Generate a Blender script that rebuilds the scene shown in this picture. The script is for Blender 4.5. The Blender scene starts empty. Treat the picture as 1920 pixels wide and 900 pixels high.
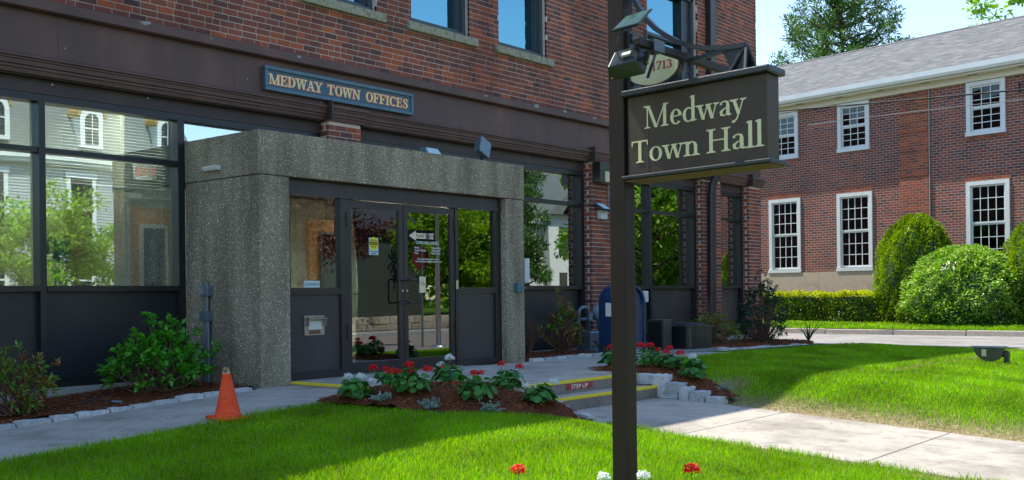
import bpy, math, random
import numpy as np
from mathutils import Matrix, Vector
random.seed(7); rng = np.random.default_rng(7)
sc = bpy.context.scene
PI = math.pi; rad = math.radians
# ------------------------------------------------------------------ camera
ROLL = .011
th = math.atan2(1633, 1960)
FWD = Vector((math.cos(th), math.sin(th), 0)); RGT = Vector((math.sin(th), -math.cos(th), 0)); UP = Vector((0, 0, 1))
cr = (RGT - UP*ROLL).normalized(); cu = (UP + RGT*ROLL).normalized()
EYE = Vector((0, 0, .985))
cam = bpy.data.objects.new('camera', bpy.data.cameras.new('camera'))
M = Matrix((cr, cu, -FWD)).transposed().to_4x4(); M.translation = EYE
cam.matrix_world = M
cam.data.sensor_width = 36; cam.data.lens = 36*1960/1920; cam.data.shift_y = 103.5/1920
cam.data.clip_start = .05; cam.data.clip_end = 2000
sc.collection.objects.link(cam); sc.camera = cam
# ------------------------------------------------------------------ sky and sun
EL = rad(60); SX, SY = -.13, .9915
w = bpy.data.worlds.new('World'); sc.world = w; w.use_nodes = True
nt = w.node_tree; bg = nt.nodes['Background']
sky = nt.nodes.new('ShaderNodeTexSky'); sky.sky_type = 'NISHITA'; sky.sun_disc = False
sky.sun_elevation = EL; sky.sun_rotation = math.atan2(SX, SY)
sky.air_density = 1.1; sky.dust_density = .35; sky.ozone_density = 1.6; sky.altitude = 60
nt.links.new(sky.outputs[0], bg.inputs[0]); bg.inputs[1].default_value = .15
sun = bpy.data.objects.new('sun', bpy.data.lights.new('sun', 'SUN'))
sun.data.energy = 4.0; sun.data.angle = rad(.5); sun.data.color = (1, .92, .79)
sd = Vector((SX*math.cos(EL), SY*math.cos(EL), math.sin(EL)))
sun.rotation_euler = sd.to_track_quat('Z', 'Y').to_euler(); sun.location = (0, 0, 40)
sc.collection.objects.link(sun)
sc.view_settings.view_transform = 'Standard'; sc.view_settings.look = 'None'
sc.view_settings.exposure = 1.12; sc.view_settings.gamma = 1
sc.cycles.max_bounces = 8; sc.cycles.transparent_max_bounces = 16
# ------------------------------------------------------------------ materials
MATS = {}
def nmat(name):
    m = bpy.data.materials.new(name); m.use_nodes = True; MATS[name] = m
    return m, m.node_tree, m.node_tree.nodes, m.node_tree.links, m.node_tree.nodes['Principled BSDF']
def N(nodes, t, **k):
    n = nodes.new('ShaderNode'+t)
    for a, b in k.items():
        if hasattr(n, a): setattr(n, a, b)
        else: n.inputs[a.replace('_', ' ')].default_value = b
    return n
def ramp(nodes, links, src, cols, pos=None):
    r = nodes.new('ShaderNodeValToRGB'); e = r.color_ramp.elements
    pos = pos or [i/(len(cols)-1) for i in range(len(cols))]
    while len(e) < len(cols): e.new(.5)
    for i, c in enumerate(cols): e[i].position = pos[i]; e[i].color = (*c, 1)
    links.new(src, r.inputs[0]); return r.outputs[0]
def mat(name, c, rough=.6, c2=None, scale=8, bump=0, bscale=60, metal=0, spec=.5, stretch=(1, 1, 1), pos=None, detail=6, island=False, obj=0):
    """colour with procedural variation (noise), fine relief, optional per-piece variation"""
    m, t, n, l, p = nmat(name)
    p.inputs['Roughness'].default_value = rough; p.inputs['Metallic'].default_value = metal
    p.inputs['Specular IOR Level'].default_value = spec
    tc = N(n, 'TexCoord'); mp = N(n, 'Mapping'); mp.inputs['Scale'].default_value = stretch
    l.new(tc.outputs['Object'], mp.inputs[0])
    cols = c if isinstance(c, list) else [c, c2 or tuple(x*.82 for x in c)]
    if island:
        g = N(n, 'NewGeometry'); col = ramp(n, l, g.outputs['Random Per Island'], cols, pos)
    else:
        no = N(n, 'TexNoise', Scale=scale, Detail=detail, Roughness=.65); l.new(mp.outputs[0], no.inputs[0])
        pp = pos or [.3+.4*i/(len(cols)-1) for i in range(len(cols))]
        col = ramp(n, l, no.outputs[0], cols, pp)
    if obj:
        oi = N(n, 'ObjectInfo'); mr = N(n, 'MapRange'); l.new(oi.outputs['Random'], mr.inputs[0])
        mr.inputs[3].default_value = 1-obj; mr.inputs[4].default_value = 1+obj
        hs = N(n, 'HueSaturation'); l.new(mr.outputs[0], hs.inputs['Value']); l.new(col, hs.inputs['Color']); col = hs.outputs[0]
    l.new(col, p.inputs['Base Color'])
    if bump:
        nb = N(n, 'TexNoise', Scale=bscale, Detail=8, Roughness=.7); l.new(mp.outputs[0], nb.inputs[0])
        b = N(n, 'Bump', Strength=bump, Distance=.01); l.new(nb.outputs[0], b.inputs['Height']); l.new(b.outputs[0], p.inputs['Normal'])
    return m
def leafmat(name, cols, trans=.35, rough=.45, pos=None, spec=.4, big=0):
    m, t, n, l, p = nmat(name)
    g = N(n, 'NewGeometry'); col = ramp(n, l, g.outputs['Random Per Island'], cols, pos)
    if big:
        tc = N(n, 'TexCoord'); no = N(n, 'TexNoise', Scale=big, Detail=3); l.new(tc.outputs['Object'], no.inputs[0])
        mr = N(n, 'MapRange'); l.new(no.outputs[0], mr.inputs[0]); mr.inputs[1].default_value = .3; mr.inputs[2].default_value = .7
        mr.inputs[3].default_value = .62; mr.inputs[4].default_value = 1.3
        hs = N(n, 'HueSaturation'); l.new(mr.outputs[0], hs.inputs['Value']); l.new(col, hs.inputs['Color']); col = hs.outputs[0]
    l.new(col, p.inputs['Base Color']); p.inputs['Roughness'].default_value = rough; p.inputs['Specular IOR Level'].default_value = spec
    tr = N(n, 'BsdfTranslucent'); hs2 = N(n, 'HueSaturation', Saturation=1.1, Value=1.25); hs2.inputs['Hue'].default_value = .49
    l.new(col, hs2.inputs['Color']); l.new(hs2.outputs[0], tr.inputs[0])
    mx = N(n, 'MixShader'); mx.inputs[0].default_value = trans
    l.new(p.outputs[0], mx.inputs[1]); l.new(tr.outputs[0], mx.inputs[2]); l.new(mx.outputs[0], n['Material Output'].inputs[0])
    return m
def glassmat(name, refl, tint=(.62, .72, .68), wav=.02, sc_=1.3, gc=(.86, .96, .97)):
    m, t, n, l, p = nmat(name); n.remove(p)
    gl = N(n, 'BsdfGlossy', Roughness=0.0); gl.inputs[0].default_value = (*gc, 1)
    tr = N(n, 'BsdfTransparent'); tr.inputs[0].default_value = (*tint, 1)
    tc = N(n, 'TexCoord'); no = N(n, 'TexNoise', Scale=sc_, Detail=1); l.new(tc.outputs['Object'], no.inputs[0])
    b = N(n, 'Bump', Strength=wav, Distance=.5); l.new(no.outputs[0], b.inputs['Height']); l.new(b.outputs[0], gl.inputs['Normal'])
    fr = N(n, 'Fresnel', IOR=1.5); mr = N(n, 'MapRange'); l.new(fr.outputs[0], mr.inputs[0])
    mr.inputs[3].default_value = refl; mr.inputs[4].default_value = 1
    mx = N(n, 'MixShader'); l.new(mr.outputs[0], mx.inputs[0]); l.new(tr.outputs[0], mx.inputs[1]); l.new(gl.outputs[0], mx.inputs[2])
    l.new(mx.outputs[0], n['Material Output'].inputs[0]); return m
def emis(name, c, s):
    m, t, n, l, p = nmat(name); p.inputs['Emission Color'].default_value = (*c, 1); p.inputs['Emission Strength'].default_value = s
    p.inputs['Base Color'].default_value = (*c, 1); return m
# brick tones
BT = [(.25, .088, .068), (.31, .100, .068), (.17, .078, .068), (.40, .11, .058), (.21, .080, .066), (.125, .070, .066), (.48, .13, .06), (.26, .095, .076)]
for i, c in enumerate(BT): mat('brick_tone_%d' % i, c, .85, tuple(x*.62 for x in c), 16, .6, 160, spec=.25)
BRK = [MATS['brick_tone_%d' % i] for i in range(8)]; BW = [.26, .20, .10, .09, .18, .05, .04, .08]
mat('mortar', (.62, .53, .47), .95, (.50, .43, .39), 9, .5, 90, spec=.1)
mat('concrete_walk', [(.335, .31, .268), (.41, .38, .33), (.25, .232, .203)], .9, scale=2.6, pos=[.34, .5, .72], bump=.5, bscale=140, spec=.2)
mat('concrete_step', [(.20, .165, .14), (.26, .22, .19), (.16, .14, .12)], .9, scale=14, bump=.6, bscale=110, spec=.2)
mat('concrete_light', (.36, .36, .34), .9, (.27, .27, .26), 6, .4, 90, spec=.2)
mat('sill_stone', [(.13, .13, .065), (.25, .24, .16), (.36, .34, .27), (.09, .095, .045)], .9, scale=14, bump=.7, bscale=60, spec=.2)
mat('brown_paint', (.108, .054, .043), .5, (.086, .043, .036), 2.6, .12, 30, spec=.45, stretch=(1, 1, .6))
mat('brown_paint_dark', (.056, .030, .025), .5, (.03, .02, .02), 3, .1, 30)
mat('dark_frame', (.017, .018, .022), .36, (.011, .012, .015), 4, .05, 40)
mat('bronze_frame', (.030, .022, .022), .4, (.020, .016, .017), 4, .05, 40)
mat('navy_panel', (.022, .024, .028), .40, (.015, .017, .021), 1.6, .04, 20)
mat('grey_panel', (.048, .042, .042), .45, (.034, .031, .032), 1.6, .04, 20)
mat('slate_frame', (.055, .070, .088), .5, (.042, .055, .07), 3)
mat('sign_blue', (.050, .115, .16), .55, (.036, .09, .13), 5, .25, 60, stretch=(.2, 1, 3))
mat('sign_blue_light', (.085, .17, .22), .5, (.06, .13, .18), 5, .2, 60)
mat('letter_cream', (.80, .62, .34), .5, (.72, .55, .30)); mat('letter_red', (.55, .09, .04), .5)
mat('sign_brown', (.078, .054, .038), .55, (.066, .047, .034), 3, .03, 20, spec=.3)
mat('letter_pale', (.74, .66, .38), .5, (.68, .61, .35), 4)
mat('post_bronze', (.030, .020, .015), .5, (.023, .016, .012), 3, .08, 40, spec=.22)
mat('cap_black', (.020, .024, .028), .42, (.013, .017, .02), 8, .15, 50)
mat('oval_cream', (.62, .58, .33), .55, (.56, .52, .29), 4); mat('oval_red', (.42, .03, .02), .5)
mat('lamp_black', (.016, .022, .022), .28, (.012, .016, .016), 5, .03, 30, spec=.6)
mat('granite', [(.26, .28, .30), (.40, .42, .44), (.52, .52, .50), (.20, .21, .23)], .85, scale=24, bump=.8, bscale=70, spec=.3, obj=.22)
mat('granite_curb', [(.36, .31, .24), (.50, .45, .38)], .85, scale=12, bump=.5, bscale=50)
mat('yellow_paint', (.78, .62, .02), .6, (.66, .50, .02), 12, .3, 90)
mat('decal_red', (.34, .030, .035), .5, (.28, .03, .03), 10); mat('white_paint', (.78, .78, .76), .5, (.70, .71, .70), 4)
mat('trim_white', (.64, .67, .66), .5, (.56, .60, .60), 3); mat('frieze_cream', (.66, .63, .52), .6, (.58, .56, .47), 5)
mat('grey_metal', (.15, .20, .24), .4, (.11, .155, .19), 6, .05, 40, metal=.3)
mat('steel', (.55, .56, .56), .3, (.45, .46, .46), 6, metal=.9)
mat('mail_blue', (.010, .036, .105), .38, (.007, .026, .08), 5, .05, 30)
mat('cone_orange', [(.80, .065, .020), (.85, .10, .04), (.14, .03, .02)], .75, spec=.15, scale=13, pos=[.38, .60, .70], bump=.2, bscale=40)
mat('cone_faded', (.50, .32, .20), .7, (.40, .24, .15), 12)
mat('asphalt', [(.22, .212, .205), (.27, .262, .255), (.18, .176, .172)], .95, scale=5, bump=.6, bscale=200, spec=.2)
mat('street_asphalt', [(.20, .165, .145), (.25, .21, .185), (.17, .14, .125)], .95, scale=3, bump=.6, bscale=200, spec=.2)
mat('soil', (.07, .042, .026), .95, (.045, .028, .018), 8, .6, 40)
mat('mulch_bed', [(.085, .028, .012), (.13, .044, .019), (.05, .018, .010)], .95, scale=30, bump=1., bscale=60, spec=.1)
mat('mulch_chip', [(.15, .044, .017), (.24, .078, .031), (.32, .13, .06), (.08, .026, .013)], .9, island=True, spec=.15)
mat('gravel', [(.10, .11, .13), (.20, .22, .24), (.30, .31, .33)], .9, scale=60, bump=1, bscale=80)
mat('bark', (.10, .075, .055), .95, (.05, .04, .03), 12, 1., 30, stretch=(1, 1, .3)); mat('twig', (.16, .085, .06), .9, (.10, .06, .04), 12)
mat('beige_wall', (.62, .58, .44), .8, (.56, .52, .40), 2); mat('wood_door', (.62, .28, .07), .5, (.50, .22, .055), 6, stretch=(1, 1, .15))
mat('lobby_wall', (.66, .68, .58), .7, (.60, .62, .53), 2); mat('room_floor', (.34, .32, .28), .4, (.28, .26, .22), 3); mat('ceiling_tile', (.75, .74, .70), .8)
mat('blind_slat', (.72, .78, .76), .5, (.66, .72, .70), 4); mat('paper', (.72, .74, .72), .7, (.66, .68, .66), 20)
mat('sticker_yellow', (.75, .66, .01), .5); mat('sticker_black', (.012, .012, .012), .5); mat('sticker_cyan', (.48, .66, .70), .5)
mat('print_grey', (.10, .11, .12), .6); mat('red_dark', (.14, .016, .014), .5)
mat('diffuser', (.62, .56, .36), .4, (.52, .45, .27), 5, stretch=(1, 1, .2)); mat('box_blue', (.035, .16, .22), .4)
mat('stainless', (.42, .40, .38), .35, (.30, .26, .22), 14, metal=.7); mat('rust', (.22, .10, .045), .8, (.12, .06, .03), 20)
mat('base_stone', [(.40, .32, .235), (.46, .38, .28), (.34, .28, .21)], .85, scale=3, bump=.3, bscale=80)
mat('siding', (.35, .38, .39), .7, (.30, .33, .34), 3); mat('slate_roof', [(.095, .115, .11), (.15, .17, .16)], .8, scale=3, bump=.5, bscale=30, stretch=(1, 1, 6))
mat('backdrop_dark', (.06, .07, .06), .8, (.045, .055, .048), 3); mat('ochre', (.38, .24, .05), .7, (.28, .17, .04), 6); mat('white_siding', (.66, .67, .66), .6, (.58, .60, .60), 3)
mat('field_stone', [(.22, .18, .13), (.36, .30, .23), (.16, .14, .11)], .9, scale=5, bump=.8, bscale=30, obj=.25)
mat('stem_green', (.16, .26, .05), .6, (.12, .20, .04), 12)
mat('cable_black', (.012, .013, .015), .6); mat('cable_grey', (.30, .30, .28), .6)
m = mat('window_dark', (.010, .015, .022), .06, (.006, .010, .016), 3, spec=.35); m.node_tree.nodes['Principled BSDF'].inputs['IOR'].default_value = 1.5
emis('fluorescent', (1, .78, .45), 1.6)
emis('interior_fill', (1, .93, .8), 24); emis('exit_red', (.9, .05, .03), .5); emis('solar_cell', (.03, .075, .055), 0)  # the strong interior glow is added to brighten the rooms, no lamp visible
MATS['solar_cell'].node_tree.nodes['Principled BSDF'].inputs['Roughness'].default_value = .12
glassmat('glass', .42, (.82, .9, .86), .0022, .9); glassmat('glass_door', .19, (.90, .93, .88), .001, .8); glassmat('glass_far', .0, (.30, .34, .38), .01, .8); glassmat('glass_upper', .60, (.25, .34, .4), .002, .8, (.26, .58, .70))
leafmat('grass', [(.12, .36, .002), (.20, .46, .003), (.33, .55, .006), (.055, .22, .002), (.46, .44, .10)], .55, .5, [0, .35, .7, .93, 1], .25, big=1.1)
leafmat('dry_grass', [(.34, .27, .13), (.42, .34, .18), (.16, .22, .04)], .3, .7, [0, .6, 1])
leafmat('rhododendron_leaf', [(.045, .24, .016), (.07, .33, .022), (.12, .42, .035), (.025, .13, .014)], .3, .35)
leafmat('pieris_leaf', [(.07, .21, .02), (.12, .30, .03), (.18, .29, .04), (.34, .17, .06), (.05, .15, .02)], .25, .4)
leafmat('pieris_red', [(.26, .10, .035), (.16, .12, .03), (.35, .15, .06)], .25, .4)
leafmat('geranium_leaf', [(.025, .13, .022), (.04, .19, .028), (.07, .25, .035)], .3, .5)
leafmat('petal_red', [(.75, .012, .008), (.85, .03, .015), (.55, .006, .006)], .3, .5); leafmat('petal_white', [(.80, .84, .82), (.70, .76, .74), (.85, .85, .8)], .3, .5)
leafmat('silver_leaf', [(.15, .27, .22), (.24, .36, .30), (.34, .45, .38)], .2, .7)
leafmat('holly_leaf', [(.012, .045, .03), (.02, .07, .04), (.03, .10, .03)], .15, .35)
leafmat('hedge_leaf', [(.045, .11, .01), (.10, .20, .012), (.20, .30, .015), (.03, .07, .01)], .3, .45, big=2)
leafmat('hedge_lit_tip', [(.50, .56, .008), (.40, .50, .010), (.58, .60, .02)], .5, .5)  # new growth, with the sunlit top's brightness also put into the colour
leafmat('yew_leaf', [(.09, .20, .008), (.18, .33, .010), (.30, .44, .012), (.05, .12, .008)], .35, .45, big=2.5)
leafmat('laurel_leaf', [(.09, .24, .015), (.18, .40, .025), (.36, .56, .08), (.62, .72, .34)], .3, .3, [0, .35, .75, 1], .6)
leafmat('pine_needle', [(.045, .12, .04), (.08, .20, .045), (.17, .29, .05)], .15, .5, big=.6)
leafmat('maple_leaf', [(.14, .30, .015), (.22, .42, .02), (.34, .52, .03)], .45, .5, big=.5)
leafmat('plum_leaf', [(.055, .016, .018), (.09, .022, .022), (.13, .035, .03)], .3, .5)
leafmat('far_leaf', [(.13, .30, .03), (.22, .42, .04), (.34, .52, .07)], .4, .5, big=.6)
def aggregate():
    m, t, n, l, p = nmat('exposed_aggregate'); p.inputs['Roughness'].default_value = .85; p.inputs['Specular IOR Level'].default_value = .3
    tc = N(n, 'TexCoord')
    v = N(n, 'TexVoronoi', Scale=60.); l.new(tc.outputs['Object'], v.inputs['Vector'])
    sep = N(n, 'SeparateColor'); l.new(v.outputs['Color'], sep.inputs[0])
    peb = ramp(n, l, sep.outputs[0], [(.14, .125, .095), (.38, .31, .21), (.25, .24, .20), (.56, .49, .37), (.36, .26, .17), (.85, .79, .67)], [0, .22, .42, .62, .80, 1])
    base = N(n, 'RGB'); base.outputs[0].default_value = (.245, .21, .155, 1)
    mr = N(n, 'MapRange'); l.new(v.outputs['Distance'], mr.inputs[0]); mr.inputs[1].default_value = .30; mr.inputs[2].default_value = .55; mr.inputs[3].default_value = 1; mr.inputs[4].default_value = 0
    mx = N(n, 'Mix', data_type='RGBA'); l.new(mr.outputs[0], mx.inputs[0]); l.new(base.outputs[0], mx.inputs[6]); l.new(peb, mx.inputs[7])
    mp = N(n, 'Mapping'); mp.inputs['Scale'].default_value = (3.2, 3.2, .55); l.new(tc.outputs['Object'], mp.inputs[0])
    st = N(n, 'TexNoise', Scale=1.2, Detail=5); l.new(mp.outputs[0], st.inputs[0])
    sr = ramp(n, l, st.outputs[0], [(.68, .67, .65), (1.0, .99, .95), (1.22, 1.24, 1.25)], [.34, .52, .72])
    mu = N(n, 'Mix', data_type='RGBA', blend_type='MULTIPLY'); mu.inputs[0].default_value = 1; l.new(mx.outputs[2], mu.inputs[6]); l.new(sr, mu.inputs[7])
    l.new(mu.outputs[2], p.inputs['Base Color'])
    b = N(n, 'Bump', Strength=1., Distance=.012, invert=True); l.new(v.outputs['Distance'], b.inputs['Height']); l.new(b.outputs[0], p.inputs['Normal'])
aggregate()
def brickwall(name, cols, mort, sx=.222, sy=.0795, offx=0, rot='XZ', extra=None):
    m, t, n, l, p = nmat(name); p.inputs['Roughness'].default_value = .88; p.inputs['Specular IOR Level'].default_value = .2
    tc = N(n, 'TexCoord'); sp = N(n, 'SeparateXYZ'); cb = N(n, 'CombineXYZ'); l.new(tc.outputs['Object'], sp.inputs[0])
    l.new(sp.outputs[0 if rot == 'XZ' else 1], cb.inputs[0]); l.new(sp.outputs[2], cb.inputs[1])
    br = N(n, 'TexBrick', Scale=1.0); l.new(cb.outputs[0], br.inputs[0])
    br.inputs['Brick Width'].default_value = sx; br.inputs['Row Height'].default_value = sy; br.inputs['Mortar Size'].default_value = .0095
    br.inputs['Mortar Smooth'].default_value = .2; br.inputs['Bias'].default_value = 0
    br.inputs['Color1'].default_value = (0, 0, 0, 1); br.inputs['Color2'].default_value = (1, 1, 1, 1); br.inputs['Mortar'].default_value = (.5, .5, .5, 1)
    col = ramp(n, l, br.outputs['Color'], cols, None); 
    no = N(n, 'TexNoise', Scale=.5, Detail=4); l.new(cb.outputs[0], no.inputs[0])
    nr = ramp(n, l, no.outputs[0], [(.80, .80, .84), (1.15, 1.08, 1.02)], [.35, .65])
    mu = N(n, 'Mix', data_type='RGBA', blend_type='MULTIPLY'); mu.inputs[0].default_value = 1; l.new(col, mu.inputs[6]); l.new(nr, mu.inputs[7])
    mx = N(n, 'Mix', data_type='RGBA'); l.new(br.outputs['Fac'], mx.inputs[0]); l.new(mu.outputs[2], mx.inputs[6]); mx.inputs[7].default_value = (*mort, 1)
    l.new(mx.outputs[2], p.inputs['Base Color'])
    b = N(n, 'Bump', Strength=.7, Distance=.008, invert=True); l.new(br.outputs['Fac'], b.inputs['Height']); l.new(b.outputs[0], p.inputs['Normal'])
    return m
B2C = [(.065, .050, .056), (.23, .072, .050), (.19, .060, .047), (.11, .066, .068), (.27, .084, .054), (.17, .058, .048)]
brickwall('far_brick', B2C, (.36, .29, .25), .225, .082)
brickwall('far_brick_orange', [(.36, .09, .04), (.26, .07, .045), (.14, .06, .05), (.42, .11, .045)], (.30, .20, .15), .225, .082)
brickwall('plain_brick', BT[:5], (.45, .38, .34), rot='XZ'); brickwall('plain_brick_side', BT[:5], (.45, .38, .34), rot='YZ')
def shingles():
    m, t, n, l, p = nmat('shingle'); p.inputs['Roughness'].default_value = .95; p.inputs['Specular IOR Level'].default_value = .1
    tc = N(n, 'TexCoord'); sp = N(n, 'SeparateXYZ'); cb = N(n, 'CombineXYZ'); l.new(tc.outputs['Object'], sp.inputs[0])
    l.new(sp.outputs[0], cb.inputs[0]); l.new(sp.outputs[2], cb.inputs[1])
    br = N(n, 'TexBrick', Scale=1.0); l.new(cb.outputs[0], br.inputs[0]); br.inputs['Brick Width'].default_value = .3; br.inputs['Row Height'].default_value = .062
    br.inputs['Mortar Size'].default_value = .006; br.inputs['Color1'].default_value = (0, 0, 0, 1); br.inputs['Color2'].default_value = (1, 1, 1, 1)
    br.inputs['Mortar'].default_value = (.0, .0, .0, 1)
    col = ramp(n, l, br.outputs['Color'], [(.095, .098, .10), (.155, .158, .16), (.13, .132, .135), (.205, .207, .21)])
    l.new(col, p.inputs['Base Color']); b = N(n, 'Bump', Strength=.6, Distance=.01, invert=True); l.new(br.outputs['Fac'], b.inputs['Height']); l.new(b.outputs[0], p.inputs['Normal'])
shingles()
def lawnmat():
    m, t, n, l, p = nmat('lawn_soil'); p.inputs['Roughness'].default_value = .95; p.inputs['Specular IOR Level'].default_value = .1
    a = N(n, 'Attribute', attribute_name='dry'); tc = N(n, 'TexCoord')
    no = N(n, 'TexNoise', Scale=14, Detail=8); l.new(tc.outputs['Object'], no.inputs[0])
    g = ramp(n, l, no.outputs[0], [(.045, .10, .008), (.09, .17, .012)], [.35, .65]); d = ramp(n, l, no.outputs[0], [(.17, .12, .07), (.30, .23, .14), (.38, .30, .19)], [.3, .5, .7])
    mx = N(n, 'Mix', data_type='RGBA'); l.new(a.outputs['Fac'], mx.inputs[0]); l.new(g, mx.inputs[6]); l.new(d, mx.inputs[7]); l.new(mx.outputs[2], p.inputs['Base Color'])
    nb = N(n, 'TexNoise', Scale=60, Detail=8); l.new(tc.outputs['Object'], nb.inputs[0]); b = N(n, 'Bump', Strength=1, Distance=.02); l.new(nb.outputs[0], b.inputs['Height']); l.new(b.outputs[0], p.inputs['Normal'])
lawnmat()
def weather(names, lo, hi, sc_, st=(1, 1, 1), det=6):
    for nm in names:
        m = MATS[nm]; n, l = m.node_tree.nodes, m.node_tree.links; p = n['Principled BSDF']; src = p.inputs['Base Color'].links[0].from_socket
        g = N(n, 'NewGeometry'); mp = N(n, 'Mapping'); mp.inputs['Scale'].default_value = st; l.new(g.outputs['Position'], mp.inputs[0])
        no = N(n, 'TexNoise', Scale=sc_, Detail=det, Roughness=.6); l.new(mp.outputs[0], no.inputs[0]); r = ramp(n, l, no.outputs[0], [lo, (1, 1, 1), hi], [.32, .52, .70])
        mu = N(n, 'Mix', data_type='RGBA', blend_type='MULTIPLY'); mu.inputs[0].default_value = 1; l.new(src, mu.inputs[6]); l.new(r, mu.inputs[7]); l.new(mu.outputs[2], p.inputs['Base Color'])
weather(['brick_tone_%d' % i for i in range(8)]+['mortar'], (.66, .60, .62), (1.35, 1.25, 1.18), .9, (1, 1, .45))
weather(['far_brick'], (.84, .84, .86), (1.16, 1.12, 1.1), .7)
weather(['brown_paint', 'brown_paint_dark', 'navy_panel', 'grey_panel', 'bronze_frame', 'post_bronze', 'sign_brown'], (.78, .78, .80), (1.55, 1.40, 1.32), 1.6, (1, 1, .35), 8)
weather(['concrete_walk', 'asphalt', 'concrete_light', 'concrete_step'], (.70, .69, .68), (1.12, 1.11, 1.1), 1.1, (1, 1, 1), 9)
# ------------------------------------------------------------------ mesh helpers
def link(o): sc.collection.objects.link(o); return o
def root(name, label, cat, loc=(0, 0, 0), group=None):
    o = bpy.data.objects.new(name, None); o.location = loc; o.empty_display_size = .1; link(o); tag(o, label, cat, group); return o
def tag(o, label=None, cat=None, group=None, kind=None):
    if label: o['label'] = label
    if cat: o['category'] = cat
    if group: o['group'] = group
    if kind: o['kind'] = kind
    return o
def wloc(o):
    v = Vector((0, 0, 0))
    while o is not None: v += Vector(o.location); o = o.parent
    return v
class MB:
    """collects faces in world coordinates, then links them as ONE mesh object"""
    def __init__(s): s.V = []; s.F = []; s.I = []; s.n = 0
    def add(s, V, F, mi=0):
        V = np.asarray(V, float).reshape(-1, 3)
        for f in F: s.F.append([i+s.n for i in f]); s.I.append(mi)
        s.V.append(V); s.n += len(V); return s
    def box(s, x0, x1, y0, y1, z0, z1, mi=0, faces=None):
        V = [(x0, y0, z0), (x1, y0, z0), (x1, y1, z0), (x0, y1, z0), (x0, y0, z1), (x1, y0, z1), (x1, y1, z1), (x0, y1, z1)]
        F = [(0, 3, 2, 1), (4, 5, 6, 7), (0, 1, 5, 4), (1, 2, 6, 5), (2, 3, 7, 6), (3, 0, 4, 7)]
        return s.add(V, F, mi)
    def obox(s, c, ax, ay, az, mi=0):
        c = np.array(c, float); ax, ay, az = (np.array(a, float)/2 for a in (ax, ay, az))
        V = [c-ax-ay-az, c+ax-ay-az, c+ax+ay-az, c-ax+ay-az, c-ax-ay+az, c+ax-ay+az, c+ax+ay+az, c-ax+ay+az]
        return s.add(V, [(0, 3, 2, 1), (4, 5, 6, 7), (0, 1, 5, 4), (1, 2, 6, 5), (2, 3, 7, 6), (3, 0, 4, 7)], mi)
    def tube(s, P, r, n=8, mi=0, cap=True):
        P = [Vector(p) for p in P]; rr = r if hasattr(r, '__len__') else [r]*len(P); V = []; F = []; k = len(P)
        prev = None
        for i, p in enumerate(P):
            d = (P[min(i+1, k-1)]-P[max(i-1, 0)]).normalized()
            if prev is None: a = d.orthogonal().normalized()
            else: a = (prev - d*prev.dot(d)).normalized()
            prev = a; b = d.cross(a)
            for j in range(n):
                t = 2*PI*j/n; V.append(p+(a*math.cos(t)+b*math.sin(t))*rr[i])
        for i in range(k-1):
            for j in range(n): F.append((i*n+j, i*n+(j+1) % n, (i+1)*n+(j+1) % n, (i+1)*n+j))
        if cap: F.append(tuple(range(n-1, -1, -1))); F.append(tuple(range((k-1)*n, k*n)))
        return s.add([tuple(v) for v in V], F, mi)
    def prism(s, poly, d, mi=0, cap0=True):
        """poly: 3-D points (planar, any order), extruded by vector d"""
        n = len(poly); P = np.array(poly, float); d = np.array(d, float)
        F = [tuple((i, (i+1) % n, n+(i+1) % n, n+i)) for i in range(n)]; F.append(tuple(range(n, 2*n)))
        if cap0: F.append(tuple(range(n-1, -1, -1)))
        return s.add(np.vstack([P, P+d]), F, mi)
    def lathe(s, prof, c, n=16, mi=0, a0=0, sx=1, sy=1):
        V = []; F = []; k = len(prof)
        for r, z in prof:
            for j in range(n): t = a0+2*PI*j/n; V.append((c[0]+r*sx*math.cos(t), c[1]+r*sy*math.sin(t), c[2]+z))
        for i in range(k-1):
            for j in range(n): F.append((i*n+j, i*n+(j+1) % n, (i+1)*n+(j+1) % n, (i+1)*n+j))
        F.append(tuple(range((k-1)*n, k*n))); F.append(tuple(range(n-1, -1, -1)))
        return s.add(V, F, mi)
    def build(s, name, mats, parent=None, smooth=False, label=None, bevel=0, kind=None):
        if not isinstance(mats, (list, tuple)): mats = [mats]
        V = np.vstack(s.V) if s.V else np.zeros((0, 3)); off = wloc(parent) if parent else Vector((0, 0, 0))
        V = V - np.array(off)
        me = bpy.data.meshes.new(name); me.from_pydata(V.tolist(), [], s.F)
        for m in mats: me.materials.append(MATS[m] if isinstance(m, str) else m)
        if len(mats) > 1: me.polygons.foreach_set('material_index', s.I)
        if smooth: me.polygons.foreach_set('use_smooth', [True]*len(me.polygons))
        me.update(); o = bpy.data.objects.new(name, me); link(o)
        if parent: o.parent = parent
        if bevel:
            b = o.modifiers.new('bevel', 'BEVEL'); b.width = bevel; b.segments = 2; b.limit_method = 'ANGLE'
        if label: o['label'] = label
        if kind: o['kind'] = kind
        return o
def fastmesh(name, V, F, mats, parent=None, kind=None, fm=None):
    """V (n,3), F (m,k) fixed face size, numpy"""
    V = np.asarray(V, np.float32); F = np.asarray(F, np.int32); k = F.shape[1]
    if parent: V = V - np.array(wloc(parent), np.float32)
    me = bpy.data.meshes.new(name); me.vertices.add(len(V)); me.vertices.foreach_set('co', V.ravel())
    me.loops.add(F.size); me.loops.foreach_set('vertex_index', F.ravel()); me.polygons.add(len(F))
    me.polygons.foreach_set('loop_start', np.arange(0, F.size, k, dtype=np.int32))
    if not isinstance(mats, (list, tuple)): mats = [mats]
    for m in mats: me.materials.append(MATS[m])
    if fm is not None: me.polygons.foreach_set('material_index', np.asarray(fm, np.int32))
    me.update(calc_edges=True); me.validate(); o = bpy.data.objects.new(name, me); link(o)
    if parent: o.parent = parent
    if kind: o['kind'] = kind
    return o
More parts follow.
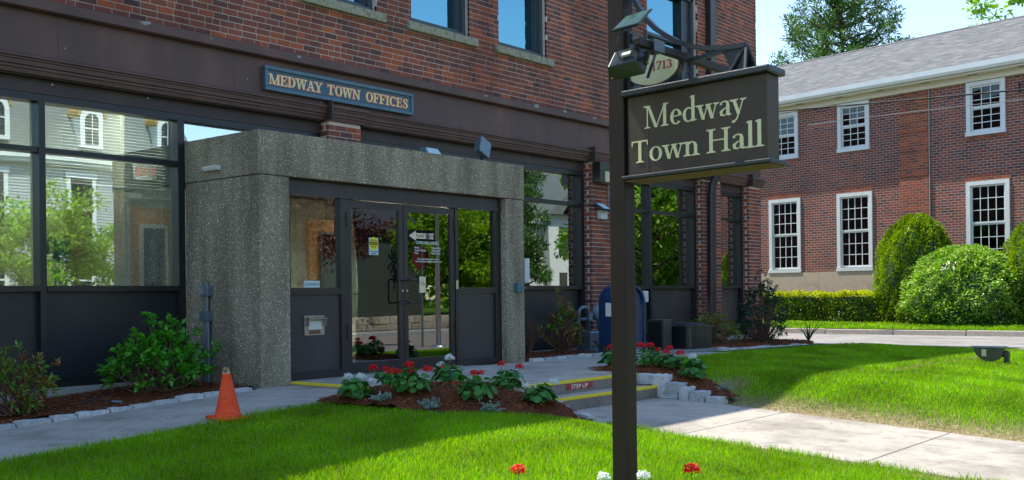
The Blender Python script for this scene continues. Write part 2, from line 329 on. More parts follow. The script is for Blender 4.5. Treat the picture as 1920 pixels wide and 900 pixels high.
def unit(v): return v/np.maximum(np.linalg.norm(v, axis=-1, keepdims=True), 1e-9)
def leaves(P, D, L, W, droop=.15, fold=.25, roll=None):
    """folded leaf blades: base P, direction D (n,3), length L, width W -> V, F (triangles)"""
    n = len(P); D = unit(D); up = np.tile([0, 0, 1.], (n, 1)) + rng.normal(0, .35, (n, 3)) if roll is None else roll
    S = unit(np.cross(D, up)); U = unit(np.cross(S, D)); L = np.broadcast_to(L, n)[:, None]; W = np.broadcast_to(W, n)[:, None]
    mid = P+D*L*.5; V = np.stack([P, mid+S*W*.5+U*W*fold, mid-S*W*.5+U*W*fold, P+D*L-U*L*droop], 1).reshape(-1, 3)
    b = np.arange(n)[:, None]*4; F = np.concatenate([b+[[0, 3, 1]], b+[[0, 2, 3]]], 1).reshape(-1, 3); return V, F
def rdir(n, zmin=-1.):
    z = rng.uniform(zmin, 1, n); a = rng.uniform(0, 2*PI, n); r = np.sqrt(1-z*z); return np.stack([r*np.cos(a), r*np.sin(a), z], 1)
def copy_tree(o, parent=None, mp=None):
    c = o.copy(); link(c); c.parent = parent
    for k in ('label', 'kind', 'group', 'category'):
        if k in o: c[k] = o[k]
    for ch in o.children: copy_tree(ch, c)
    return c
# ------------------------------------------------------------------ terrain heights
def sstep(a, b, x): t = np.clip((x-a)/(b-a), 0, 1); return t*t*(3-2*t)
def zwalk(X): return np.where(X < 7.2, np.maximum(-.04-.055*(7.2-X), -.55), -.04)
def zpath(Y): return -.285-.055*np.clip(6.83-Y, 0, 7.2)
def zroad(Y): return -.2-.44*sstep(4, -1.5, Y)
def gz(X, Y):
    X = np.asarray(X, float); Y = np.asarray(Y, float)
    zw = np.minimum(zwalk(X)-.02, -.05)-.03*(Y > 8.3); za = np.minimum(zw-.04, -.17-.02*np.clip(6-X, -2, 8)*0)
    t = np.clip((8.15-Y)/2.5, 0, 1); near = np.where(Y > 5.65, zw*(1-t)+za*t, za-.085*(5.65-Y))
    near = np.maximum(near, -.62)
    near = near+(zpath(Y)-.015-near)*sstep(7.5+.7*(Y > 6.2), 8.6, X)*(Y < 7.3)
    far_r = -.02-.10*sstep(8.3, 5.6, Y)-.055*np.clip(5.6-Y, 0, 7)-.012*np.clip(X-15, 0, 8)
    edge = np.minimum(far_r, zpath(Y)-.01)
    right = edge+(far_r-edge)*sstep(11.1, 13.2, X)
    right = right+(zroad(Y)-.01-right)*sstep(20.5, 22.4, X)
    return np.where(X < 10, near, right)
def grid(name, x0, x1, y0, y1, st, fz, m, dry=None, kind='structure', skirt=False):
    nx = max(2, int(round((x1-x0)/st))+1); ny = max(2, int(round((y1-y0)/st))+1)
    X, Y = np.meshgrid(np.linspace(x0, x1, nx), np.linspace(y0, y1, ny)); Z = fz(X, Y)
    V = np.stack([X, Y, Z], -1).reshape(-1, 3); i = np.arange(nx*ny).reshape(ny, nx)
    F = np.stack([i[:-1, :-1], i[:-1, 1:], i[1:, 1:], i[1:, :-1]], -1).reshape(-1, 4)
    o = fastmesh(name, V, F, m, kind=kind)
    o.data.polygons.foreach_set('use_smooth', [True]*len(o.data.polygons))
    if dry is not None:
        a = o.data.attributes.new('dry', 'FLOAT', 'POINT'); a.data.foreach_set('value', dry(X, Y).astype(np.float32).ravel())
    return o
def dryf(X, Y):
    n = .5+.5*np.sin(X*5.1+np.sin(Y*3.7)*1.5)*np.sin(Y*4.3+np.sin(X*2.9))
    a = .9*sstep(12.3, 11.15, X)*(Y < 7.0)*(X > 11)*sstep(-.35, .35, n+ (11.9-X)*.9-.3)
    b = sstep(.55, 0, np.hypot((X-12.0)*.6, Y-6.55))*.9
    c = sstep(.12, 0, np.abs(Y-5.25-.02*(X-14)))*(X > 14.5)*.8
    d = sstep(8.0, 8.75, X)*(X < 10)*(Y < 5.7)*sstep(.3, .7, n)*.7
    e = sstep(.3, .05, np.hypot((X-5.2)*.5, Y-3.9)) * .8
    return np.clip(np.maximum.reduce([a, b, c, d, e]), 0, 1)
o = grid('lawn', -12, 22.46, -1.3, 11.2, .16, gz, 'lawn_soil', dryf)
g = MB(); g.box(-400, 400, -400, 400, -1.2, -.78); g.build('ground', 'soil')['kind'] = 'structure'
# road beside the building, its kerb, the verge under the hedge, the street in front
grid('side_road', 22.47, 28.3, -1.3, 90, .8, lambda X, Y: zroad(Y)+0*X, 'asphalt')
grid('verge', 28.42, 160, -1.3, 140, .9, lambda X, Y: -.05+.06*sstep(28.6, 31, X)-.5*sstep(5, -1.5, Y), 'lawn_soil', lambda X, Y: X*0)
g = MB(); g.box(-60, 22.46, 46.2, 140, -.9, -.25); g.build('rear_yard', 'lawn_soil')['kind'] = 'structure'
grid('street', -90, 160, -11.3, -1.3, 2.5, lambda X, Y: X*0-.64, 'street_asphalt')
g = MB(); g.box(-90, 160, -13.2, -11.3, -.9, -.50); g.build('far_pavement', 'concrete_light')['kind'] = 'structure'
g = MB(); g.box(-90, 160, -120, -13.75, -.9, -.12); g.build('far_lawn', 'lawn_soil')['kind'] = 'structure'
kerb = root('kerb', 'pale stone kerb along the far side of the side road', 'kerb', (28.36, 8, -.2))
kmb = None
for i in range(22):
    y0 = -1.2+i*1.9
    if kmb is None or i % 4 == 0:
        kb = MB(); dz = random.uniform(-.01, .01)
        kb.box(28.30, 28.44, y0+.01, y0+1.88, -.6, -.055+dz); ko = kb.build('kerb_stone', 'granite_curb', kerb, bevel=.015); kmb = (ko, y0)
    else:
        c = kmb[0].copy(); link(c); c.parent = kerb; c.location.y = y0-kmb[1]; c.location.z = random.uniform(-.012, .012); c.location.x = random.uniform(-.01, .01)
# ------------------------------------------------------------------ walkways, porch slab and steps
def slabmb(poly, fz, th=.14):
    mb = MB(); P = [(x, y, float(fz(x, y))) for x, y in poly]; n = len(P); B = [(x, y, z-th) for x, y, z in P]
    mb.add(P+B, [tuple(range(n)), tuple(range(2*n-1, n-1, -1))]+[(i, i+n, (i+1) % n+n, (i+1) % n) for i in range(n)]); return mb
def quad(x0, x1, y0, y1): return [(x0, y0), (x1, y0), (x1, y1), (x0, y1)]
walk = tag(bpy.data.objects.new('left_walkway', None), kind='structure'); link(walk)
for a, b, c in ((-6, -3, 0), (-3, 0, 0), (0, 2.45, 0), (2.45, 4.95, 0), (4.95, 7.2, 0), (7.2, 7.70, .085)):
    slabmb(quad(a+.004, b-.002, 8.15, 9.70+c), lambda x, y: float(zwalk(np.array(x)))).build('slab', 'concrete_walk', walk, bevel=.008)
porch = tag(bpy.data.objects.new('entrance_porch', None), kind='structure'); link(porch)
slabmb(quad(7.71, 11.02, 7.15, 9.915), lambda x, y: 0, .3).build('slab', 'concrete_walk', porch, bevel=.008)
slabmb([(11.03, 7.9), (13.6, 8.35), (13.6, 9.56), (11.03, 9.78)], lambda x, y: 0, .3).build('slab', 'concrete_walk', porch, bevel=.008)
yl = MB(); yl.box(7.70, 7.78, 8.2, 9.78, -.02, .004); yl.build('yellow_line', 'yellow_paint', porch)
rw = tag(bpy.data.objects.new('right_walkway', None), kind='structure'); link(rw)
rzf = lambda x, y: -.155*sstep(13.6, 22.4, np.asarray(x, float))
pts = [(13.61, 8.35, 9.55), (15.2, 8.33, 9.05), (17.5, 8.25, 8.93), (19.9, 8.24, 8.92), (22.45, 8.3, 9.1)]
for a, b in zip(pts[:-1], pts[1:]):
    slabmb([(a[0], a[1]), (b[0]-.008, b[1]), (b[0]-.008, b[2]), (a[0], a[2])], lambda x, y: float(rzf(x, y))).build('slab', 'concrete_walk', rw, bevel=.006)
steps = tag(bpy.data.objects.new('entrance_steps', None), kind='structure'); link(steps)
def step(y0, y1, z0, z1, x0, x1):
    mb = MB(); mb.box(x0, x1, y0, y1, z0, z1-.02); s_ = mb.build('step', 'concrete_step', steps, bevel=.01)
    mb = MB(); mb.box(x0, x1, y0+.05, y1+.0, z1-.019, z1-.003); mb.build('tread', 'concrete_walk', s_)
    mb = MB(); mb.box(x0, x1, y0-.004, y0+.055, z1-.030, z1+.002); mb.build('nosing', 'yellow_paint', s_, bevel=.004); return s_
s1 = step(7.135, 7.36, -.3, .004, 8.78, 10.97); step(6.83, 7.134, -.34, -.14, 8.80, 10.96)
dec = MB(); dec.box(9.50, 10.02, 7.1305, 7.1345, -.102, -.034); dec = dec.build('decal', 'decal_red', s1)
lp = tag(bpy.data.objects.new('front_path', None), kind='structure'); link(lp)
for a, b in ((5.22, 6.826), (3.42, 5.21), (1.6, 3.41), (-.2, 1.59), (-1.25, -.21)):
    slabmb([(8.72, a), (11.08, a), (11.08, b), (8.72, b)], lambda x, y: float(zpath(y))).build('slab', 'concrete_walk', lp, bevel=.008)
# text helper: extruded letters, joined into one mesh object
def text(body, size, origin, xd, yd, m, name, parent, align='LEFT', ext=.0008, sx=1., label=None):
    cu_ = bpy.data.curves.new('t', 'FONT'); cu_.body = body; cu_.size = size; cu_.align_x = align; cu_.extrude = ext; cu_.resolution_u = 3
    o = bpy.data.objects.new('t', cu_); link(o); dg = bpy.context.evaluated_depsgraph_get(); dg.update()
    me = bpy.data.meshes.new_from_object(o.evaluated_get(dg)); bpy.data.objects.remove(o)
    xd = Vector(xd).normalized(); yd = Vector(yd).normalized(); zd = xd.cross(yd)
    off = wloc(parent) if parent else Vector((0, 0, 0))
    me.transform(Matrix.Diagonal((sx, 1, 1, 1))); R = Matrix((xd, yd, zd)).transposed().to_4x4(); R.translation = Vector(origin)-off; me.transform(R)
    me.materials.clear(); me.materials.append(MATS[m]); ob = bpy.data.objects.new(name, me); link(ob)
    if parent: ob.parent = parent
    if label: ob['label'] = label
    return ob
text('STEP UP', .072, (9.76, 7.1298, -.094), (1, 0, 0), (0, 0, 1), 'white_paint', 'lettering', s1, 'CENTER', sx=1.28)
# ------------------------------------------------------------------ drawn serif letters (strokes, bowls and serifs, cap height = 1)
class Gl:
    def __init__(s, w, t, sl=0.): s.w, s.t, s.sl = w, t, sl; s.P = []
    def q(s, *p): s.P.append(list(p))
    def st(s, x, y0=0., y1=1., w=None): w = w or s.w; s.q((x-w/2, y0), (x+w/2, y0), (x+w/2, y1), (x-w/2, y1))
    def dg(s, x0, y0, x1, y1, w): s.q((x0-w/2, y0), (x0+w/2, y0), (x1+w/2, y1), (x1-w/2, y1))
    def hb(s, x0, x1, y, t=None): t = t or s.t; s.q((x0, y-t/2), (x1, y-t/2), (x1, y+t/2), (x0, y+t/2))
    def sf(s, x, y, up=1, l=None, r=None, w=None):
        w = (w or s.w)/2; h = s.sl if s.sl else .035; e = .13 if s.sl else .12; l = e if l is None else l; r = e if r is None else r
        if s.sl: s.q((x-w-l, y), (x+w+r, y), (x+w+r, y+h*up), (x-w-l, y+h*up))
        else: s.q((x-w-l, y), (x+w+r, y), (x+w+r*.9, y+h*up), (x+w, y+.09*up), (x-w, y+.09*up), (x-w-l*.9, y+h*up))
    def arc(s, cx, cy, rx, ry, a0, a1, th=None, tv=None, n=18):
        th = th or s.w; tv = tv or s.t; L = []
        for i in range(n+1):
            a = rad(a0+(a1-a0)*i/n); c, d = math.cos(a), math.sin(a); L.append(((cx+rx*c, cy+ry*d), (cx+(rx-th)*c, cy+(ry-tv)*d)))
        for (a, b), (c, d) in zip(L[:-1], L[1:]): s.q(a, c, d, b)
    def cv(s, pts, ws):
        L = []
        for i, p in enumerate(pts):
            a = Vector(pts[max(i-1, 0)]); b = Vector(pts[min(i+1, len(pts)-1)]); d = (b-a).normalized(); nn = Vector((-d.y, d.x))*ws[i]/2
            L.append((tuple(Vector(p)+nn), tuple(Vector(p)-nn)))
        for (a, b), (c, d) in zip(L[:-1], L[1:]): s.q(a, c, d, b)
    def dot(s, x, y, r): s.q(*[(x+r*math.cos(k*PI/5), y+r*math.sin(k*PI/5)) for k in range(10)])
def glyph(ch, w, t, sl=0.):
    g = Gl(w, t, sl); X = .64; A = 1.12
    if ch == 'M':
        k = 1.16 if not sl else 1.12; g.st(.16, 0, 1, t*1.15); g.dg(k/2, 0, .16+w*.3, 1, w); g.dg(k/2, 0, k-.17, 1, t*1.1); g.st(k-.17, 0, 1)
        g.sf(.16, 0, w=t); g.sf(k-.17, 0); g.sf(.16, 1, -1, r=.0, w=w); g.sf(k-.17, 1, -1, l=0); return k+.06, g.P
    if ch == 'T':
        g.st(.42); g.hb(.03, .81, 1-t/2, t*1.15); g.sf(.42, 0); g.q((.03, 1), (.03, .76), (.06, .76), (.10, 1-t)); g.q((.81, 1), (.81, .76), (.78, .76), (.74, 1-t))
        if sl: g.q((.03, 1), (.03, .70), (.12, .70), (.15, 1-t)); g.q((.81, 1), (.81, .70), (.72, .70), (.69, 1-t))
        return .86, g.P
    if ch == 'H':
        g.st(.20); g.st(.80); g.hb(.2, .8, .52); [g.sf(x, y, u) for x in (.20, .80) for y, u in ((0, 1), (1, -1))]; return 1.0, g.P
    if ch == 'E': g.st(.18); g.hb(.12, .68, 1-t/2); g.hb(.12, .70, t/2); g.hb(.2, .5, .52); g.sf(.18, 0, r=0); g.sf(.18, 1, -1, r=0); g.q((.68, 1), (.60, 1-t), (.62, .68), (.68, .68)); g.q((.70, 0), (.62, t), (.64, .34), (.70, .34)); g.q((.45, .66), (.52, .66), (.52, .38), (.45, .38)); return .78, g.P
    if ch == 'F': g.st(.18); g.hb(.12, .68, 1-t/2); g.hb(.2, .5, .50); g.sf(.18, 0); g.sf(.18, 1, -1, r=0); g.q((.68, 1), (.60, 1-t), (.62, .66), (.68, .66)); g.q((.45, .66), (.52, .66), (.52, .36), (.45, .36)); return .74, g.P
    if ch == 'D': g.st(.18); g.arc(.32, .5, .48, .5, -90, 90, w*1.05, t*1.05); g.hb(.12, .34, 1-t/2); g.hb(.12, .34, t/2); g.sf(.18, 0, r=0); g.sf(.18, 1, -1, r=0); return .88, g.P
    if ch == 'O': g.arc(.45, .5, .42, .52, 0, 360, w*1.05, t, 30); return .90, g.P
    if ch == 'C': g.arc(.45, .5, .42, .52, 48, 318, w*1.05, t, 26); g.q((.74, .98), (.66, .86), (.70, .66), (.76, .66)); return .84, g.P
    if ch == 'S': g.cv([(.58, .72), (.54, .90), (.34, .965), (.15, .86), (.16, .68), (.34, .54), (.50, .42), (.56, .24), (.44, .06), (.26, .03), (.12, .12), (.09, .30)], [t, t, t, w*.7, w*.95, w, w, w*.95, t*1.1, t, t, t]); g.q((.56, .98), (.62, .98), (.62, .68), (.57, .68)); g.q((.06, .0), (.11, .0), (.11, .32), (.06, .32)); return .70, g.P
    if ch == 'I': g.st(.2); g.sf(.2, 0); g.sf(.2, 1, -1); return .42, g.P
    if ch == 'N': g.st(.16, 0, 1, t*1.2); g.st(.76, 0, 1, t*1.2); g.dg(.74, 0, .18, 1, w); g.sf(.16, 0, w=t); g.sf(.16, 1, -1, w=t, r=0); g.sf(.76, 1, -1, w=t); return .92, g.P
    if ch == 'W': g.dg(.33, 0, .12, 1, w); g.dg(.33, 0, .56, .98, t*1.1); g.dg(.80, 0, .58, 1, w); g.dg(.80, 0, 1.02, 1, t*1.1); g.sf(.12, 1, -1); g.sf(.58, 1, -1, l=.05); g.sf(1.02, 1, -1, w=t); return 1.14, g.P
    if ch == 'A': g.dg(.12, 0, .42, 1, t*1.15); g.dg(.72, 0, .42, 1, w); g.hb(.22, .62, .33); g.sf(.12, 0, w=t); g.sf(.72, 0); return .86, g.P
    if ch == 'Y': g.st(.42, 0, .48); g.dg(.42, .42, .12, 1, w); g.dg(.44, .42, .72, 1, t*1.15); g.sf(.42, 0); g.sf(.12, 1, -1); g.sf(.72, 1, -1, w=t); return .84, g.P
    if ch == 'o': g.arc(.32, X/2, .30, X/2+.015, 0, 360, w, t, 26); return .66, g.P
    if ch == 'e': g.arc(.30, X/2, .27, X/2+.015, 8, 318, w, t, 24); g.q((.09, .36), (.52, .40), (.55, .35), (.10, .315)); return .58, g.P
    if ch == 'd': g.arc(.29, X/2, .26, X/2, 60, 300, w, t, 20); g.st(.50, .02, A); g.q((.50-w/2, A), (.36, A-.06), (.36, A-.085), (.50-w/2, A-.10)); g.q((.50-w/2, 0), (.66, .05), (.66, .09), (.5, .10)); g.cv([(.42, .56), (.36, .61), (.3, X-.02)], [t, t, t]); g.cv([(.42, .10), (.36, .04), (.3, .02)], [t, t, t]); return .68, g.P
    if ch == 'w': g.dg(.29, 0, .11, X, w); g.dg(.29, 0, .48, X*.96, t); g.dg(.68, 0, .49, X, w); g.dg(.68, 0, .86, X, t); g.sf(.11, X, -1); g.sf(.49, X, -1, l=.04); g.sf(.86, X, -1, w=t); return .95, g.P
    if ch == 'a': g.st(.42, .08, .48); g.cv([(.42, .44), (.40, .58), (.28, .635), (.15, .59), (.10, .50)], [w, w*.8, t, t*1.2, w*.8]); g.cv([(.42, .37), (.24, .31), (.12, .20), (.14, .08), (.24, .03), (.36, .08), (.42, .14)], [t, t, w*.9, w*.9, t, t, t]); g.q((.36, .10), (.42, .0), (.56, .03), (.58, .08), (.48, .10)); return .58, g.P
    if ch == 'y': g.dg(.30, .02, .10, X, w); g.dg(.30, .02, .50, X, t); g.cv([(.31, .06), (.22, -.18), (.10, -.29), (.02, -.26)], [t*1.3, t*1.2, w*.6, w*.9]); g.sf(.10, X, -1); g.sf(.50, X, -1, w=t); return .60, g.P
    if ch == 'n': g.st(.17, 0, X); g.st(.54, 0, .46); g.arc(.37, .42, .235, .22, 0, 150, w, t, 12); g.sf(.17, 0); g.sf(.54, 0); g.q((.17-w/2, X+.02), (.02, X-.05), (.02, X-.075), (.17-w/2, X-.10)); return .72, g.P
    if ch == 'l': g.st(.17, 0, A); g.sf(.17, 0); g.q((.17-w/2, A), (.02, A-.06), (.02, A-.085), (.17-w/2, A-.10)); return .35, g.P
    if ch == '1': g.st(.22, 0, .95); g.sf(.22, 0); g.q((.22-w/2, .97), (.06, .86), (.06, .83), (.22-w/2, .84)); return .42, g.P
    if ch == '7': g.hb(.06, .56, .93, .11); g.dg(.20, 0, .52, .93, w*.85); g.q((.06, .98), (.06, .76), (.09, .76), (.12, .90)); return .60, g.P
    if ch == '3': g.arc(.26, .72, .24, .25, -60, 160, w, t, 14); g.arc(.26, .27, .27, .28, -160, 80, w, t, 16); return .58, g.P
    return .35, []
def drawn(txt, x0, x1, base, cap, org, xd, zd, nd, w, t, sl, m, name, parent, grow=0., lift=0.):
    """letters fitted between x0 and x1 along xd; base line and cap height along zd; each stroke lies a hair above the one before"""
    adv = []; G = []
    for ch in txt: a, P = glyph(ch, w, t, sl); G.append((sum(adv), P)); adv.append(a)
    tot = sum(adv); sx = (x1-x0)/tot; mb = MB(); xd, zd, nd, org = map(Vector, (xd, zd, nd, org)); k = 0
    for ox, P in G:
        for poly in P:
            k += 1; q = poly
            if grow:
                cx = sum(p[0] for p in q)/len(q); cy = sum(p[1] for p in q)/len(q)
                q = [(px+grow*(1 if px > cx else -1), py+grow*(1 if py > cy else -1)) for px, py in q]
            pts = [org+xd*(x0+(ox+px)*sx)+zd*(base+py*cap)+nd*(lift+.0002*(k % 9)) for px, py in q]
            mb.prism([tuple(p) for p in pts], tuple(nd*.0012), cap0=False)
    return mb.build(name, m, parent)
# ------------------------------------------------------------------ the town office building
OB = root('office_building', 'brick town office building with brown shopfront cornice and concrete entrance porch', 'building', (0, 11.17, 0))
GL = 11.37; WY = 11.1695
XR = 22.39; ZT = 9.04
def backing(mb, x0, x1, z0, z1, y0, y1, ops):
    xs = sorted({x0, x1}|{o[0] for o in ops}|{o[1] for o in ops})
    for a, b in zip(xs[:-1], xs[1:]):
        zs = [z0]
        for o in sorted([o for o in ops if o[0] <= a+1e-6 and o[1] >= b-1e-6], key=lambda o: o[2]):
            if o[2] > zs[-1]: mb.box(a, b, y0, y1, zs[-1], o[2])
            zs.append(o[3])
        if zs[-1] < z1: mb.box(a, b, y0, y1, zs[-1], z1)
UW = [(-2.9, -1.6), (-.9, .4), (1.15, 2.45), (3.1, 4.4), (5.1, 6.4), (7.1, 8.4), (9.10, 10.40), (11.11, 12.41), (13.13, 14.415), (17.68, 19.65)]
ops = [(a, b, 5.095, 7.3) for a, b in UW]
mb = MB(); backing(mb, -9, XR-.012, 4.1, ZT, WY, WY+.35, ops); mb.build('wall', 'mortar', OB)
mb = MB(); mb.box(-9, XR-.012, 45.6, 46, -.9, ZT); mb.box(-9, -8.7, WY+.36, 45.59, -.9, ZT); mb.build('rear_wall', 'plain_brick', OB)
mb = MB(); mb.box(XR-.36, XR-.004, WY+.36, 45.59, -.9, ZT); mb.build('end_wall', 'plain_brick_side', OB)
mb = MB(); mb.box(-8.9, XR-.1, WY+.2, 45.8, ZT-.35, ZT-.2); mb.build('roof', 'asphalt', OB)
mb = MB(); mb.box(-9.1, XR+.06, 11.02, 11.5, ZT+.003, ZT+.12); mb.build('coping', 'concrete_light', OB)
# bricks: every one its own block, proud of the mortar
CH = .0797; BL = .2185; J = .0125
def course(x0, x1, skips, rs):
    out = []; x = x0 - rs.uniform(0, BL)
    while x < x1:
        L = BL if rs.random() > .17 else BL*.5
        a, b = max(x, x0), min(x+L, x1); segs = [(a, b)]
        for s0, s1 in skips:
            ns = []
            for a_, b_ in segs:
                if s1 <= a_ or s0 >= b_: ns.append((a_, b_))
                else:
                    if s0-a_ > .03: ns.append((a_, s0+J))
                    if b_-s1 > .03: ns.append((s1, b_))
            segs = ns
        for a_, b_ in segs:
            if b_-a_ > .035: out.append((a_, b_-J))
        x += L
    return out
rs = random.Random(3); BR = []
def tone(patch=0.):
    r = rs.random()
    if r < patch: return rs.choice([3, 6, 3])
    return rs.choices(range(8), BW)[0]
sills = [(a-.11, b+.135) for a, b in UW[:-1]]+[(17.57, 19.78)]
z = 4.235; k = 0
while z+CH < ZT:
    sk = []
    if z+CH > 5.10 and z < 7.29: sk = list(UW)
    elif z+CH > 4.985 and z < 5.095: sk = list(sills)
    for a, b in course(1.0, XR, sk, rs):
        pt = max(0, math.sin(a*2.1+z*3)*math.sin(a*.77-z*2.3+1))*.55 if z < 5.6 else .02  # orange patches put light reflected onto the lower wall into brick colour
        BR.append((a, b, 11.163+rs.uniform(-.0015, .002), 11.2, z+J, z+CH, tone(pt*.9)))
    z += CH
PIL = [(9.43, 10.02), (15.62, 16.25), (19.69, 20.48), (21.80, XR), (3.2, 3.8)]
for a, b in PIL:
    pz = 2.88 if abs(a-9.43) < .01 else -.5; pm = MB(); pm.box(a+.006, b-.006, 11.106, 11.55, pz, 3.42); pm.build('pillar_core', 'mortar', OB); z = max(pz, -.3); k = 0
    while z+CH < 3.42:
        k += 1; pat = [BL, BL, BL*.99] if k % 2 else [BL*.5, BL, BL, BL*.5]
        x = a
        for i, L in enumerate(pat):
            e = min(x+L, b) if i < len(pat)-1 else b
            if e-x > .04: BR.append((x, e-J*(e < b-.001), 11.10, 11.16, z+J, z+CH, tone(.05)))
            x = e
        BR.append((a-.0005, a+.05, 11.1605 if k % 2 else 11.2105, 11.37, z+J, z+CH, tone(.05)))
        z += CH
def pxof(P):
    d = Vector(P)-EYE; dd = d.dot(FWD)
    return (960+1960*d.dot(RGT)/dd, 553.5-1960*d.z/dd-0.0, dd) if dd > .1 else (-1e4, 0, 1e4)
def seen(b):
    x, y, d = pxof(((b[0]+b[1])/2, b[2], (b[4]+b[5])/2)); y -= .011*(x-960)
    if not (-8 < x < 1925 and -6 < y < 905): return None
    if 340 < x < 985 and y > 262 + (x-490)*.1: return None
    if 1176 < x < 1470 and 190 < y < 325: return None
    if 1142 < x < 1190: return None
    return d
cand = [(seen(b)/(b[1]-b[0]), i) for i, b in enumerate(BR) if seen(b) is not None and b[1]-b[0] > .08]
cand.sort(); own = {i for _, i in cand[:298]}
cube = {}
def brickmesh(L, H, D, t):
    key = (round(L, 2), t)
    if key not in cube:
        m_ = MB(); m_.box(0, 1, 0, 1, 0, 1); o = m_.build('brick', BRK[t]); cube[key] = o.data; bpy.data.objects.remove(o)
    return cube[key]
rest = MB()
for i, b in enumerate(BR):
    if i in own:
        o = bpy.data.objects.new('brick', brickmesh(b[1]-b[0], CH, .05, b[6])); link(o); o.parent = OB
        o.location = (b[0], b[2]-11.17, b[4]); o.scale = (b[1]-b[0], b[3]-b[2], b[5]-b[4])
    else: rest.box(*b[:6], mi=b[6])
rest.build('brickwork', BRK, OB, kind='stuff')
# window sills and upper windows
for (a, b), (c, d) in zip(UW, sills):
    mb = MB(); mb.box(c, d, 11.085, 11.30, 4.965, 5.092); mb.build('sill', 'sill_stone', OB, bevel=.012)
    wn = MB(); f = .07 if b-a < 1.5 else .09
    wn.box(a+.002, a+f, 11.25, 11.47, 5.17, 7.3); wn.box(b-f, b-.002, 11.25, 11.47, 5.17, 7.3); wn.box(a+.003, b-.003, 11.235, 11.48, 5.095, 5.172); wn.box(a+.003, b-.003, 11.25, 11.47, 7.18, 7.3)
    wn.box(a+f, b-f, 11.32, 11.45, 5.173, 5.225); wn.box(a+f, a+f+.03, 11.32, 11.45, 5.226, 7.18); wn.box(b-f-.05, b-f, 11.32, 11.45, 5.226, 7.18); wn.box(a+f, b-f, 11.30, 11.45, 6.2, 6.26)
    wo = wn.build('window', 'slate_frame', OB)
    if b-a > 1.5: s2 = MB(); s2.box(b-.42, b-f-.05, 11.30, 11.44, 5.23, 7.17); s2.build('side_frame', 'dark_frame', wo)
    p = MB(); p.box(a+f+.03, b-f-.05 if b-a < 1.5 else b-.42, 11.405, 11.409, 5.226, 7.18); p.build('pane', 'glass_upper', wo)
    p = MB(); p.box(a+.02, b-.02, 11.95, 12.0, 5.0, 7.3); p.box(a-.3, b+.3, 11.54, 12.0, 4.93, 4.98); p.build('blind', 'lobby_wall', wo)
# cornice: ledge, fascia, crown, header, each running along the wall
mb = MB(); mb.prism([(-9, 11.2, 4.232), (-9, 11.04, 4.222), (-9, 10.995, 4.205), (-9, 10.995, 4.10), (-9, 11.02, 4.085), (-9, 11.2, 4.085)], (XR+9.03, 0, 0)); mb.build('ledge', 'brown_paint', OB)
xs = [-9, -2.6, 1.25, 5.62, 7.9, 13.35, 18.4, XR+.02]
for a, b in zip(xs[:-1], xs[1:]): mb = MB(); mb.box(a+.002, b-.002, 11.10, 11.2, 3.55, 4.084); mb.build('fascia_board', 'brown_paint', OB)
prof = [(11.16, 3.62), (11.02, 3.61), (11.005, 3.595), (11.005, 3.575), (11.03, 3.57), (11.03, 3.55), (11.045, 3.545), (11.05, 3.50), (11.07, 3.49), (11.07, 3.465), (11.085, 3.46), (11.095, 3.415), (11.16, 3.41)]
mb = MB(); mb.prism([(-9, y+.03, z) for y, z in prof], (XR+9.0, 0, 0)); mb.build('crown_moulding', 'brown_paint', OB)
for a, b in PIL:
    mb = MB(); mb.prism([(a-.05, y-.03, z+.004 if i < 3 else z-.003) for i, (y, z) in enumerate(prof)], (b-a+.10, 0, 0)); mb.build('capital', 'brown_paint', OB)
    mb = MB(); mb.box(a-.055, a-.035, 10.965, 11.13, 3.41, 3.67); mb.build('bracket_end', 'brown_paint_dark', OB)
bays = [(-9, 3.19), (3.81, 9.425), (10.025, 15.615), (16.255, 19.685), (20.485, 21.795)]
for a, b in bays: mb = MB(); mb.box(a, b, 11.26, 11.5, 3.245, 3.50); mb.box(a, b, 11.16, 11.2605, 3.40, 3.50); mb.build('header_board', 'brown_paint_dark', OB)
# paint losses on the ledge and fascia
mb = MB()
for x, z, s_ in ((6.62, 4.19, .05), (7.5, 4.17, .018), (8.85, 4.17, .03), (12.6, 4.18, .03), (13.9, 4.19, .05), (14.7, 4.2, .04), (15.6, 4.19, .035)):
    q = [(x+s_*(1+.5*math.sin(3*k+x*9))*math.cos(k*PI/4)*1.3, 10.9935, z+s_*.5*(1+.4*math.cos(5*k+x))*math.sin(k*PI/4)) for k in range(8)]; mb.prism(q, (0, .0012, 0))
for x, z in ((5.7, 3.75), (8.1, 3.78), (9.3, 3.64), (12.0, 3.68), (5.55, 3.33), (6.7, 3.34)):
    q = [(x+.012*math.cos(k*PI/3), 11.0985, z+.012*math.sin(k*PI/3)) for k in range(6)]; mb.prism(q, (0, .001, 0))
mb.build('peeled_paint', 'concrete_light', OB, kind='stuff')
